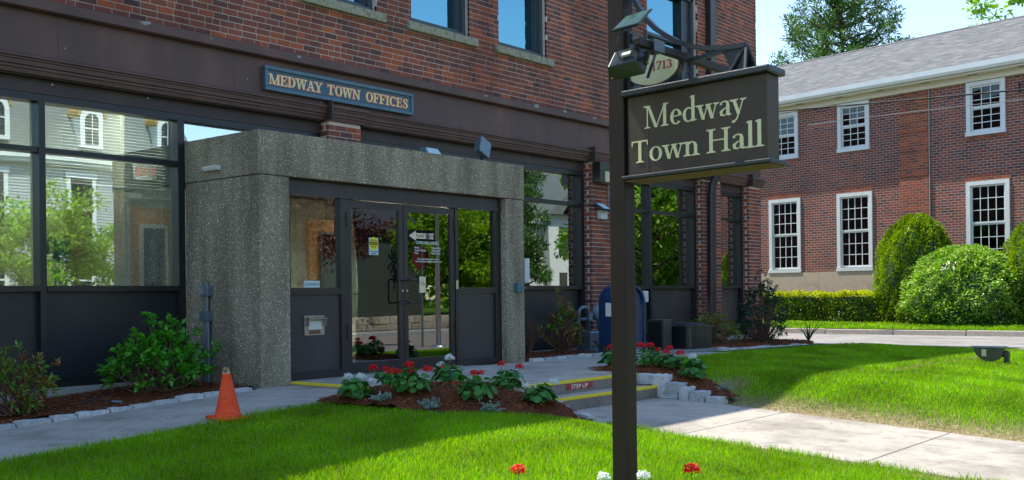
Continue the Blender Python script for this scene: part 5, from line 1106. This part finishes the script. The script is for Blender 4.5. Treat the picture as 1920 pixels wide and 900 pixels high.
for i in range(14): mb.box(7.1+i*.09, 7.1+i*.09+.08, -.02, .02, 5.50, 5.60)
mb.build('window_sill_course', 'far_brick_orange', BB, kind='stuff')
pane_cache = {}
def sash_window(a, b, z0, z1, cols, rows):
    f_ = .095; mb = LB()
    mb.box(a-.03, a+f_, -.045, .1, z0, z1+.02); mb.box(b-f_, b+.03, -.045, .1, z0, z1+.02); mb.box(a+f_, b-f_, -.045, .1, z1-.10, z1+.02); mb.box(a-.05, b+.05, -.075, .1, z0-.02, z0+.10)
    w_ = mb.build('window', 'trim_white', BB); zm = (z0+z1)/2+.02; x0, x1 = a+f_+.005, b-f_-.005
    for za, zb, y in ((z0+.11, zm, .045), (zm+.001, z1-.105, .02)):
        s_ = LB(); t = .045
        s_.box(x0, x0+t, y-.02, y+.02, za, zb); s_.box(x1-t, x1, y-.02, y+.02, za, zb); s_.box(x0+t, x1-t, y-.02, y+.02, za, za+t+.01); s_.box(x0+t, x1-t, y-.02, y+.02, zb-t, zb)
        iw = (x1-x0-2*t)/cols; ih = (zb-za-2*t-.01)/rows
        for c in range(1, cols): s_.box(x0+t+c*iw-.011, x0+t+c*iw+.011, y-.015, y+.015, za+t, zb-t)
        for r in range(1, rows): s_.box(x0+t, x1-t, y-.014, y+.014, za+t+.01+r*ih-.011, za+t+.01+r*ih+.011)
        s_.build('sash', 'trim_white', w_)
        key = (round(iw, 3), round(ih, 3))
        for c in range(cols):
            for r in range(rows):
                if key not in pane_cache:
                    p = LB(); p.box(.011, iw-.011, 0, .004, .011, ih-.011); o_ = p.build('pane', 'glass_far', w_); pane_cache[key] = o_.data
                else: o_ = bpy.data.objects.new('pane', pane_cache[key]); link(o_); o_.parent = w_
                o_.location = (x0+t+c*iw, y+.0, za+t+.01+r*ih); o_.rotation_euler = (rng.normal(0, .006), 0, rng.normal(0, .006))
for a, b in W1s: sash_window(a, b, 1.68, 4.22, 4, 3)
for a, b in W2s: sash_window(a, b, 5.63, 7.20, 3, 3)
# eaves, gutter, frieze, roof
mb = LB(); mb.box(S0, S1, -.10, .1, 7.235, 7.40)
mb.build('frieze', 'frieze_cream', BB)
mb = LB(); mb.box(S0-.2, S1+.2, -.42, -.001, 7.405, 7.455); mb.build('soffit', 'frieze_cream', BB)
mb = LB()
for i in range(18): mb.box(S0+.8+i*1.5, S0+1.1+i*1.5, -.28, -.20, 7.398, 7.404)
mb.build('soffit_vents', 'grey_panel', BB, kind='stuff')
mb = LB(); mb.prism([(S0-.25, -.44, 7.46), (S0-.25, -.52, 7.47), (S0-.25, -.565, 7.55), (S0-.25, -.57, 7.70), (S0-.25, -.44, 7.71)], (S1-S0+.5, 0, 0)); mb.build('gutter', 'trim_white', BB)
mb = LB(); mb.prism([(S0-.3, -.46, 7.712), (S0-.3, 6.0, 10.43), (S0-.3, 12.46, 7.712), (S0-.3, 12.0, 7.46), (S0-.3, -.40, 7.46)], (S1-S0+.6, 0, 0)); mb.build('roof', 'shingle', BB)
mb = LB(); mb.prism([(S0-.3, 5.85, 10.385), (S0-.3, 6.0, 10.46), (S0-.3, 6.15, 10.385)], (S1-S0+.6, 0, 0)); mb.build('ridge_cap', 'shingle', BB)
mb = LB(); mb.box(S0, S1, 11.7, 12, -.4, 7.4); mb.box(S0-.01, S0+.3, .31, 11.69, -.4, 7.4); mb.box(S1-.3, S1+.01, .31, 11.69, -.4, 7.4); mb.build('rear_wall', 'far_brick', BB)
for z in (1.2, 4.75): mb = LB(); mb.box(S0+.3, S1-.3, .31, 11.7, z, z+.1); mb.build('floor', 'grey_panel', BB)
mb = LB(); mb.box(S0+.3, S1-.3, 4.0, 4.1, -.3, 7.3); mb.build('room_wall', 'grey_panel', BB)
for s_ in (-.2, 3.1, 7.7):
    for y_, z in ((2.4, 4.15), (2.0, 7.05)): mb = LB(); mb.box(s_, s_+1.1, y_, y_+.25, z, z+.04); mb.build('ceiling_lamp', 'fluorescent', BB)
for a, b in (W1s[4], W1s[5], W1s[6], W2s[6]):
    mb = LB(); z = 3.95 if b in [q[1] for q in W1s] else 7.05
    for k in range(40): mb.add([(a+.1, .14, z-k*.034), (b-.1, .14, z-k*.034), (b-.1, .165, z-k*.034+.012), (a+.1, .165, z-k*.034+.012)], [(0, 1, 2, 3)])
    mb.build('blind', 'grey_panel', BB, kind='stuff')
mb = LB(); mb.tube([(8.75, -.05, 6.95), (8.78, -.12, 6.90), (8.80, -.12, 6.78), (8.76, -.05, 6.72)], .03, 6); mb.build('cable_bracket', 'cable_black', BB)
# wires crossing in front of it
f = root('overhead_cable', 'black overhead cable crossing in front of the brick building below its eaves', 'cable', (28, 12, 5.5))
def sag(a, b, d, n=24): return [tuple(Vector(a).lerp(Vector(b), i/n)-Vector((0, 0, d*4*(i/n)*(1-i/n)))) for i in range(n+1)]
mb = MB(); mb.tube(sag((25.5, 30, 6.95), (29.4, 3.0, 6.08), .25), .022, 6, cap=False); mb.build('wire', 'cable_black', f)
f = root('overhead_wire', 'thin pale wire crossing the upper storey of the brick building below the black cable', 'wire', (28.7, 9, 5.9))
mb = MB(); mb.tube(sag((28.2, 12.5, 5.72), (29.4, 3.0, 5.85), -.05), .009, 5, cap=False); mb.build('wire', 'cable_grey', f)
# ------------------------------------------------------------------ planting in front of the second building
N2 = Vector((-.9849, .1729, 0))
def L2W(s, off, z=0.): p = P0-D2*s+N2*off; return np.stack([p.x+0*z, p.y+0*z, z+0*z], -1) if not np.ndim(s) else None
def L2Wa(s, off, z): s, off, z = np.broadcast_arrays(s, off, z); return np.stack([P0.x-D2.x*s+N2.x*off, P0.y-D2.y*s+N2.y*off, z], -1)
def core(par, fn, n=18):
    V = []; F = []; k = 9
    for i in range(k):
        t = i/(k-1)
        for j in range(n): V.append(fn(t, 2*PI*j/n))
    F = [(i*n+j, i*n+(j+1) % n, (i+1)*n+(j+1) % n, (i+1)*n+j) for i in range(k-1) for j in range(n)]; mb = MB(); mb.add(V, F); return mb.build('dark_core', 'holly_leaf', par, kind='stuff')  # solid dark filling added inside the leaves, no separate twigs modelled
h = root('hedge', 'long clipped low hedge with new growth and sunlit brightness in its top colour', 'hedge', tuple(L2W(1.5, 1.7)))
n = 30000; s_ = rng.uniform(-4, 5.75, n); o_ = rng.uniform(.95, 2.4, n); z_ = rng.uniform(.03, .95, n); face = rng.random(n)
o_ = np.where(face < .55, 2.4-np.abs(rng.normal(0, .10, n)), o_); z_ = np.where(face > .62, .93-np.abs(rng.normal(0, .05, n)), z_); e_ = (face > .55) & (face < .62); s_ = np.where(e_, 5.85-np.abs(rng.normal(0, .1, n)), s_)
bumpy = .05*np.sin(s_*3.1)+.04*np.sin(s_*7.7+z_*5)+.03*np.sin(o_*6); z2 = z_+bumpy*(z_ > .7)*.7; gap = (np.sin(s_*4.3+np.sin(z_*5)*2)*np.sin(z_*7+s_*2) < -.45) & (z_ < .7) & (rng.random(n) < .55); kk = ~gap
s_, o_, z_, z2, bumpy = s_[kk], (o_+bumpy)[kk], z_[kk], z2[kk], bumpy[kk]; n = len(s_)
D = unit(rdir(n)+np.array([-.5, 0, .6])); V, F = leaves(L2Wa(s_, o_, z2), D, rng.uniform(.05, .09, n), rng.uniform(.03, .05, n), .1, .1); fm = ((z_ > .80) & (rng.random(n) < .75)) | (rng.random(n) < .05); fastmesh('foliage', V, F, ['hedge_leaf', 'hedge_lit_tip'], h, 'stuff', np.repeat(fm.astype(int), 2))
mb = MB(); c0 = L2W(-4, 1.05); 
V = [tuple(L2W(s, o, z)) for s, o in ((-4, 1.1), (5.7, 1.1), (5.7, 2.22), (-4, 2.22)) for z in (.0, .82)]; mb.add(V, [(0, 2, 3, 1), (2, 4, 5, 3), (4, 6, 7, 5), (6, 0, 1, 7), (1, 3, 5, 7)]); mb.build('dark_core', 'holly_leaf', h)  # dark box added as filling inside the hedge leaves
def topiary(name, lab, s, off, r, H, lm, n, L, W, shape, cat='shrub', group=None, flat=1.):
    t = root(name, lab, cat, tuple(L2W(s, off)), group); q = rng.random(n)**.8; a = rng.uniform(0, 2*PI, n)
    R_ = shape(q)*r*(1+.05*np.sin(a*5+q*9)+.05*np.sin(a*11-q*14)+.03*np.sin(a*23+q*31))*rng.uniform(.88, 1.03, n)*np.where(rng.random(n) < .02, 1.07, 1); P = L2Wa(s+R_*np.cos(a), off+R_*np.sin(a)*flat, q*H+.04*np.sin(a*7+q*20))
    ctr = L2Wa(np.full(n, s), np.full(n, off), q*H*.55); D = unit(unit(P-ctr)*1.0+rdir(n)*.75+[0, 0, .25]); ok = ~((np.sin(a*9+q*17)*np.sin(q*23-a*4) < -.6) & (rng.random(n) < .6)); V, F = leaves(P[ok], D[ok], rng.uniform(.7, 1.2, ok.sum())*L, rng.uniform(.7, 1.2, ok.sum())*W, .2, .15)
    fastmesh('foliage', V, F, lm, t, 'stuff'); core(t, lambda t_, a_: tuple(L2W(s+shape(np.array(t_*.96))*r*.86*math.cos(a_), off+shape(np.array(t_*.96))*r*.86*flat*math.sin(a_), t_*H*.95))); return t
egg = lambda q: np.where(q < .33, .86+.14*np.sin(q/.33*PI/2), np.sqrt(np.clip(1-((q-.33)/.68)**2.1, 0, 1)))
topiary('clipped_yew', 'tall egg-shaped clipped yew between the low hedge and the round rhododendron', 6.30, 1.5, 1.16, 3.22, 'yew_leaf', 42000, .062, .040, egg)
topiary('clipped_yew', 'egg-shaped clipped yew cut by the right edge of the picture', 9.95, 1.2, 1.15, 3.05, 'yew_leaf', 28000, .062, .040, egg)
dome = lambda q: np.where(q < .3, .80+.20*np.sin(q/.3*PI/2), np.sqrt(np.clip(1-((q-.3)/.71)**2, 0, 1)))
topiary('round_rhododendron', 'wide rounded shrub with pale glossy leaves in front of the egg-shaped yews', 7.98, 1.95, 1.74, 2.18, 'laurel_leaf', 26000, .10, .052, dome, flat=.8)
for s0, s1_, o0, o1 in ((5.0, 14, .1, 3.0), (-5, 5.9, .1, 2.6)):
    mb = MB(); V = [tuple(L2W(s, o, .022)) for s, o in ((s0, o0), (s1_, o0), (s1_, o1), (s0, o1))]; mb.add(V+[(x, y, z-.1) for x, y, z in V], [(0, 1, 2, 3), (3, 2, 6, 7), (2, 1, 5, 6), (0, 3, 7, 4)]); mb.build('shrub_mulch', 'mulch_bed')['kind'] = 'structure'
# ------------------------------------------------------------------ trees: trunk, limbs and a crown of leaf clumps
def tree(name, lab, base, H, R, lm, nclump, per, L, W, trunk_r=.25, crown0=.3, cat='tree', seed=1, spread=.75, conifer=False, group=None, clump=.55, scale_z=1.):
    r2 = np.random.default_rng(seed); t = root(name, lab, cat, base, group); B = np.array(base, float); mb = MB(); tips = []
    top = B+[r2.normal(0, .3), r2.normal(0, .3), H*(.93 if conifer else .7)]
    tr = [B, B*.5+top*.5+np.append(r2.normal(0, .15, 2), 0), top]; mb.tube([tuple(B-[0, 0, .3]), tuple(tr[1]), tuple(top)], [trunk_r, trunk_r*.6, trunk_r*.15], 10)
    nl = nclump
    for i in range(nl):
        u = crown0+(1-crown0)*((i+r2.random())/nl); st_ = B+(top-B)*min(u*(.98 if conifer else .95), 1); a = r2.uniform(0, 2*PI)
        if conifer: rr_ = R*(1-u)**.6*r2.uniform(.55, 1.05)+.5; dz = H*r2.uniform(.0, .09)
        else: q = (u-crown0)/(1-crown0); rr_ = R*math.sqrt(max(1-(q*1.9-.9)**2, .05))*r2.uniform(.35, 1.0); dz = H*r2.uniform(.04, .22)
        e = st_+[rr_*math.cos(a), rr_*math.sin(a), dz]; m1 = st_*.5+e*.5+[0, 0, .25 if not conifer else -.15]; mb.tube([tuple(st_), tuple(m1), tuple(e)], [trunk_r*.22, trunk_r*.13, trunk_r*.05], 5, cap=False)
        tips += [e, m1*.35+e*.65+r2.normal(0, .25, 3), e+r2.normal(0, clump*.9, 3)]
        if conifer: tips += [st_*.6+e*.4, e+[0, 0, .4]]
    mb.build('trunk', 'bark', t)
    T = np.array(tips); n = len(T)*per; C = np.repeat(T, per, 0); d = rdir(n); cs = np.repeat(r2.uniform(.5, 1.25, len(T))*clump, per)[:, None]; P = C+d*r2.random((n, 1))**.45*cs*[1, 1, .62 if not conifer else .5]
    D = unit(d+r2.normal(0, .6, (n, 3))+([0, 0, .5] if conifer else [0, 0, 0])); V, F = leaves(P, D, r2.uniform(.7, 1.3, n)*L, r2.uniform(.7, 1.3, n)*W, .25, .1); fastmesh('crown', V, F, lm, t, 'stuff'); return t
def at(px, py, D): r = FWD+RGT*((px-960)/1960); p = EYE+r*D; return (p.x, p.y, 0)
tree('white_pine', 'large open-crowned pine rising behind the grey roof at the left', at(1592, 0, 62), 20.5, 8.0, 'pine_needle', 150, 36, .30, .06, .35, .36, seed=11, conifer=True, clump=.46)
tree('white_pine', 'smaller pine seen between the office corner and the grey roof', at(1452, 0, 66), 14.6, 4.0, 'pine_needle', 50, 55, .38, .075, .28, .38, seed=5, conifer=True, clump=.55)
tree('maple', 'bright green maple top showing over the roof at the upper right corner', at(1990, 0, 52), 19.2, 6.0, 'far_leaf', 54, 130, .26, .19, .3, .35, seed=8, clump=1.0)
# ------------------------------------------------------------------ across the street: what the windows mirror
H1 = root('mansard_house', 'grey clapboard house with mansard roof and arched dormers across the street', 'house', (19, -18, -.12))
def hb(n, m, *bx, par=H1, **k):
    mb = MB()
    for b in bx: mb.box(*b)
    return mb.build(n, m, par, **k)
hx0, hx1, hy = 12.5, 26.6, -18.0
hb('wall', 'siding', (hx0, hx1, hy-10, hy-.03, -.2, 6.55)); mb = MB(); z = .3
while z < 6.5: mb.prism([(hx0, hy-.03, z), (hx0, hy+.012, z), (hx0, hy-.02, z+.115), (hx0, hy-.03, z+.115)], (hx1-hx0, 0, 0)); z += .12
mb.build('clapboards', 'siding', H1, kind='stuff')
hb('cornice', 'trim_white', (hx0-.4, hx1+.4, hy-.2, hy+.42, 6.56, 6.95), (hx0-.3, hx1+.3, hy-.2, hy+.3, 6.40, 6.559))
mb = MB(); mb.add([(hx0-.3, hy+.3, 6.95), (hx1+.3, hy+.3, 6.95), (hx1-.6, hy-.9, 9.9), (hx0+.6, hy-.9, 9.9), (hx0-.3, hy-10.3, 6.95), (hx1+.3, hy-10.3, 6.95), (hx1-.6, hy-9.2, 9.9), (hx0+.6, hy-9.2, 9.9)], [(0, 1, 2, 3), (1, 5, 6, 2), (5, 4, 7, 6), (4, 0, 3, 7), (3, 2, 6, 7)]); mb.build('mansard_roof', 'slate_roof', H1)
hb('roof_trim', 'trim_white', (hx0+.4, hx1-.4, hy-9.4, hy-.7, 9.9, 10.15))
for x in (14.2, 17.95, 21.8, 25.2):
    mb = MB(); mb.prism([(x-.5+0, hy+.42, 7.15), (x+.5, hy+.42, 7.15)]+[(x+.5*math.cos(k*PI/10), hy+.42, 8.45+.5*math.sin(k*PI/10)) for k in range(11)], (0, -1.2, 0)); d_ = mb.build('dormer', 'trim_white', H1)
    mb = MB(); mb.prism([(x+.62*math.cos(k*PI/10), hy+.47, 8.45+.60*math.sin(k*PI/10)) for k in range(11)]+[(x+.5*math.cos(PI-k*PI/10), hy+.47, 8.45+.5*math.sin(PI-k*PI/10)) for k in range(11)], (0, -1.4, 0)); mb.build('dormer_roof', 'ochre', d_)
    mb = MB(); mb.prism([(x-.30, hy+.425, 7.3), (x+.30, hy+.425, 7.3)]+[(x+.30*math.cos(k*PI/8), hy+.425, 8.30+.30*math.sin(k*PI/8)) for k in range(9)], (0, .01, 0)); mb.build('pane', 'window_dark', d_); hb('glazing_bar', 'trim_white', (x-.3, x+.3, hy+.436, hy+.46, 7.93, 7.98), (x-.015, x+.015, hy+.436, hy+.455, 7.3, 8.6), par=d_)
for x in (14.2, 17.95, 21.5, 25.0):
    for z0 in (.6, 3.45):
        w_ = hb('window', 'trim_white', (x-.62, x-.45, hy-.0, hy+.06, z0-.1, z0+2.5), (x+.45, x+.62, hy, hy+.06, z0-.1, z0+2.5), (x-.66, x+.66, hy, hy+.10, z0+2.5, z0+2.72), (x-.66, x+.66, hy, hy+.10, z0-.2, z0-.1), (x-.45, x+.45, hy, hy+.05, z0+1.15, z0+1.22))
        hb('pane', 'window_dark', (x-.45, x+.45, hy+.013, hy+.02, z0-.1, z0+2.5), par=w_)
H2 = root('white_house', 'white gabled house across the street, mirrored in the right windows', 'house', (49, -16, -.12))
hb('wall', 'white_siding', (47.5, 56, -24, -14, -.2, 5.6), par=H2); hb('bay', 'white_siding', (46.2, 47.49, -17, -14.5, -.2, 5.0), par=H2)
mb = MB(); mb.prism([(47, -13.6, 5.6), (56.5, -13.6, 5.6), (51.8, -13.6, 9.2)], (0, -11, 0)); mb.build('roof', 'slate_roof', H2); hb('cornice', 'trim_white', (45.9, 47.7, -17.3, -14.2, 5.0, 5.35), par=H2)
for x in (48.8, 51, 53.2):
    for z0 in (.7, 3.3): hb('window', 'window_dark', (x-.4, x+.4, -14.0, -13.97, z0, z0+1.6), par=H2)
tree('street_tree', 'light green tree in front of the mansard house across the street', (18.6, -14.0, -.12), 5.6, 2.1, 'maple_leaf', 30, 120, .17, .11, .14, .25, seed=2, clump=.62)
tree('street_tree', 'second light green tree left of the mansard house doorway across the street', (15.4, -14.9, -.12), 5.0, 1.7, 'maple_leaf', 20, 100, .17, .11, .12, .25, seed=12, clump=.55)
tree('street_tree', 'leafy green tree on the verge beyond the end of the brick building', (39, -2.0, 0), 9.5, 4.0, 'far_leaf', 40, 130, .26, .18, .25, .12, seed=31, clump=.95)
tree('street_tree', 'second leafy tree beyond the end of the brick building, nearer the street', (47, -6.0, 0), 10, 4.2, 'far_leaf', 40, 130, .28, .2, .25, .12, seed=32, clump=1.0)
H4 = root('dark_backdrop', 'low dark grey-green building added across the street to darken the door reflection', 'building', (36, -22, -.12)); hb('wall', 'backdrop_dark', (31.5, 42.2, -28, -22, -.2, 4.6), par=H4)  # added so the left door mirrors something dark; sunlit front coloured dark
mb = MB(); mb.prism([(31.2, -21.6, 4.6), (31.2, -25, 7.0), (31.2, -28.4, 4.6)], (11.3, 0, 0)); mb.build('roof', 'grey_panel', H4)
tree('plum_tree', 'purple-leaved plum tree in the far lawn across the street', (28.4, -14.2, -.12), 8.5, 2.7, 'plum_leaf', 44, 130, .16, .10, .2, .35, seed=3, clump=.75)
tree('street_tree', 'spreading yellow-green tree beyond the flagpole across the street', (38.6, -15.0, -.12), 6.6, 3.3, 'maple_leaf', 46, 120, .22, .14, .22, .22, seed=4, clump=.85)
tree('street_tree', 'tall green tree right of the flagpole across the street', (45.0, -19.5, -.12), 9, 3.9, 'maple_leaf', 44, 110, .24, .15, .25, .2, seed=6, clump=.9)
tree('spruce', 'dark spruce beside the white house across the street', (43.7, -14.2, -.12), 11, 2.2, 'pine_needle', 60, 80, .38, .06, .25, .08, seed=7, conifer=True, clump=.5)
for i, (x, y, hh, tl) in enumerate(((60, -15, 8.6, 'rounded green tree nearest the white house at the far end of the street'), (66.5, -17, 9.5, 'second green tree beyond the white house along the street'), (73, -15, 8.5, 'smaller green tree in the middle of the far row along the street'), (81, -19, 10, 'tallest green tree of the far row along the street'), (90, -16, 9, 'last green tree of the far row, farthest down the street'))): tree('street_tree', tl, (x, y, -.12), hh, 4.2, 'far_leaf', 34, 130, .34, .24, .25, .10, seed=20+i, clump=1.15, group='trees along the far end of the street')
wd = root('woodland', 'distant leafy woodland added to hide the bright horizon behind the houses across the street', 'wood', (60, -50, -.2)); n = 26000  # backdrop trees added to block the pale horizon mirrored in the glass
X_ = rng.uniform(-30, 150, n); Z_ = rng.random(n)**.8*(8.5+2.5*np.sin(X_*.21)+1.5*np.sin(X_*.63)); Y_ = -50+rng.normal(0, 2.2, n); V, F = leaves(np.stack([X_, Y_, Z_-.2], 1), rdir(n)+[0, 0, .3], rng.uniform(.6, 1.3, n), rng.uniform(.5, .9, n)); fastmesh('foliage', V, F, 'far_leaf', wd, 'stuff')
# stone wall, flagpole, sign post across the lawn
f = root('stone_wall', 'low field stone wall across the street with grass above', 'wall', (30, -13.5, -.5)); x = 10.
while x < 62:
    z = -.50
    for row in range(2):
        xx = x+row*.2; Lx = .0
    L = rng.uniform(.5, .95)
    for row, (z0, z1) in enumerate(((-.50, -.22), (-.21, .10))):
        mb = MB(); d_ = rng.uniform(-.03, .03, 8); mb.box(x+row*.18, x+row*.18+L-.02, -13.74+d_[0], -13.36+d_[1]*.6, z0, z1+d_[2]); mb.build('stone', 'field_stone', f, bevel=.03)
    x += L
f = root('flagpole', 'silver flagpole at the street side of the front lawn', 'flagpole', (24.2, -3.4, -.64)); mb = MB(); mb.tube([(24.2, -3.4, -.64), (24.2, -3.4, 9.5)], [.085, .05], 20); mb.build('pole', 'steel', f, smooth=True); mb = MB(); mb.lathe([(.26, 0), (.22, .05), (.10, .09)], (24.2, -3.4, -.64), 20); mb.build('base', 'steel', f)
f = root('street_sign', 'street sign post with a one way arrow, stop sign and small parking sign', 'sign', (24.0, -3.9, -.64)); mb = MB(); mb.box(23.98, 24.03, -3.95, -3.9, -.64, 3.1); mb.build('post', 'grey_metal', f)
mb = MB(); mb.box(23.35, 24.6, -3.895, -3.885, 2.72, 3.12); ob_ = mb.build('one_way_board', 'lamp_black', f); mb = MB(); mb.add([(x, -3.883, z) for x, z in ((24.52, 2.83), (24.52, 3.01), (23.72, 3.01), (23.72, 3.08), (23.42, 2.92), (23.72, 2.76), (23.72, 2.83))], [(0, 1, 2, 3, 4, 5, 6)]); mb.build('arrow', 'paper', ob_); text('ONE WAY', .17, (24.12, -3.881, 2.86), (-1, 0, 0), (0, 0, 1), 'lamp_black', 'lettering', ob_, 'CENTER')
mb = MB(); mb.prism([(24.0+.40*math.cos(PI/8+k*PI/4), -3.97, 2.22+.40*math.sin(PI/8+k*PI/4)) for k in range(8)], (0, .01, 0)); st_ = mb.build('stop_board', 'red_dark', f)
mb = MB(); mb.box(23.86, 24.15, -3.895, -3.885, 1.10, 1.62); pk = mb.build('parking_board', 'paper', f); text('NO\nPARKING', .06, (24.005, -3.883, 1.42), (-1, 0, 0), (0, 0, 1), 'red_dark', 'lettering', pk, 'CENTER')
# ------------------------------------------------------------------ grass
def blades(name, poly, dens, excl, h, wmul=1., zf=gz, minD=0, segs=True, dry=dryf, m='grass'):
    x0, x1 = min(p[0] for p in poly), max(p[0] for p in poly); y0, y1 = min(p[1] for p in poly), max(p[1] for p in poly)
    cell = .5; PX = []; PY = []
    for cx in np.arange(x0, x1, cell):
        for cy in np.arange(y0, y1, cell):
            d = math.hypot(cx, cy); n = rng.poisson(dens(d)*cell*cell); PX.append(rng.uniform(cx, cx+cell, n)); PY.append(rng.uniform(cy, cy+cell, n))
    X = np.concatenate(PX); Y = np.concatenate(PY); k = inpoly(X, Y, poly)
    for e in excl: k &= ~inpoly(X, Y, e)
    # only ground the lens can plausibly see (with margin)
    u = X*FWD.x+Y*FWD.y; v = X*RGT.x+Y*RGT.y; k &= (u > 3.2) & (np.abs(v/np.maximum(u, .1)) < .62)
    X, Y = X[k], Y[k]; dr = dry(X, Y); k = rng.random(len(X)) > dr*.93; X, Y, dr = X[k], Y[k], dr[k]; n = len(X)
    d = np.hypot(X, Y); W_ = np.maximum(.0035, d*.00055)*wmul; Hh = h*rng.uniform(.5, 1.35, n)*(1-.35*dr)*(1+.5*sstep(8.3, 8.7, X)*(X < 9)+.4*sstep(.35, .0, np.abs(Y-8.13))*(X < 7))*(1+.35*np.clip(np.sin(X*2.2+Y*1.3)*np.sin(Y*2.9-X), 0, 1))
    a = rng.uniform(0, 2*PI, n); T = np.stack([np.cos(a), np.sin(a), 0*a], 1); b = rng.uniform(0, 2*PI, n); ln = rng.uniform(.08, .75, n)*Hh; Ld = np.stack([np.cos(b), np.sin(b), 0*b], 1)*ln[:, None]
    P = np.stack([X, Y, zf(X, Y)-.004], 1); up = np.array([0, 0, 1.])
    V = np.stack([P-T*W_[:, None]/2, P+T*W_[:, None]/2, P+Ld*.35+up*(Hh*.62)[:, None]+T*W_[:, None]*.4, P+Ld*.35+up*(Hh*.62)[:, None]-T*W_[:, None]*.4, P+Ld+up*Hh[:, None]], 1).reshape(-1, 3)
    bb = np.arange(n)[:, None]*5; F = np.concatenate([bb+[[0, 1, 2]], bb+[[0, 2, 3]], bb+[[3, 2, 4]]], 1).reshape(-1, 3); fm = np.repeat((rng.random(n) < .04+dr*.7).astype(int), 3)
    return fastmesh(name, V, F, [m, 'dry_grass'], None, 'stuff', fm)
near = [(1.0, 1.0), (8.72, 1.0), (8.72, 5.95), (8.1, 6.1), (6.72, 8.12), (1.0, 8.13)]
tag(blades('grass', near, lambda d: 9000*min(1, (7/d)**1.6) if d < 14 else 0, [PC], .042), 'short sunlit and shaded grass of the near lawn in front of the walkway', 'grass', None, 'stuff')
right = [(11.10, 1.0), (22.44, 1.0), (22.44, 8.24), (14.0, 8.30), (12.2, 8.1), (11.12, 5.95)]
tag(blades('grass', right, lambda d: 5200*(11/d)**1.7, [PR], .045), 'grass of the right lawn with a dry worn edge beside the front path', 'grass', None, 'stuff')
verge_p = [(28.45, 2), (31.7, 2), (31.0, 11), (32, 20), (28.45, 22)]
tag(blades('grass', verge_p, lambda d: 520, [], .07, 1.3, lambda X, Y: -.05+.06*sstep(28.6, 31, X), dry=lambda X, Y: X*0), 'strip of grass between the far kerb and the clipped hedge', 'grass', None, 'stuff')
nc = 2600; X_ = rng.uniform(2, 8.6, nc); Y_ = rng.uniform(2.5, 8.0, nc); k = (np.sin(X_*3.1+Y_*1.7)*np.sin(Y_*2.3-X_*1.1) > .25) & ~inpoly(X_, Y_, PC); X_, Y_ = X_[k], Y_[k]
P_ = np.stack([X_, Y_, gz(X_, Y_)+rng.uniform(.028, .045, len(X_))], 1); V, F = gleaves(P_, unit(rng.normal(0, .3, P_.shape)+[0, 0, 1]), rng.uniform(.006, .012, len(X_))); tag(fastmesh('clover', V, F, 'geranium_leaf', None, 'stuff'), 'scattered clover leaves in the near lawn', 'clover')
nl_ = 700; X_ = np.concatenate([rng.uniform(2.5, 7.7, 260), rng.uniform(7.8, 11, 130), rng.uniform(8.75, 11.05, 310)]); Y_ = np.concatenate([rng.uniform(8.2, 9.65, 260), rng.uniform(8.4, 9.7, 130), rng.uniform(1.5, 6.8, 310)])
Z_ = np.where(np.arange(nl_) < 260, zwalk(X_), np.where(np.arange(nl_) < 390, 0, zpath(Y_)))+.004; a_ = rng.uniform(0, 2*PI, nl_); V, F = leaves(np.stack([X_, Y_, Z_], 1), np.stack([np.cos(a_), np.sin(a_), 0*a_+.05], 1), rng.uniform(.008, .028, nl_), rng.uniform(.004, .010, nl_), 0, .15)
tag(fastmesh('leaf_litter', V, F, 'mulch_chip', None, 'stuff'), 'specks of mulch and dead leaf scattered on the walkways', 'litter')
f = root('grass_tuft', 'dark grassy tuft standing in the mulch at the road end of the far bed', 'grass', (20.9, 9.3, -.05)); mb = MB()
for k in range(14): a = rng.uniform(0, 2*PI); r = rng.uniform(.1, .4); p = np.array([20.9, 9.3, -.05]); mb.tube([tuple(p), tuple(p+[r*.3*math.cos(a), r*.3*math.sin(a), .2]), tuple(p+[r*math.cos(a), r*math.sin(a), .42])], [.012, .008, .002], 4, cap=False)
mb.build('blades', 'holly_leaf', f, kind='stuff')
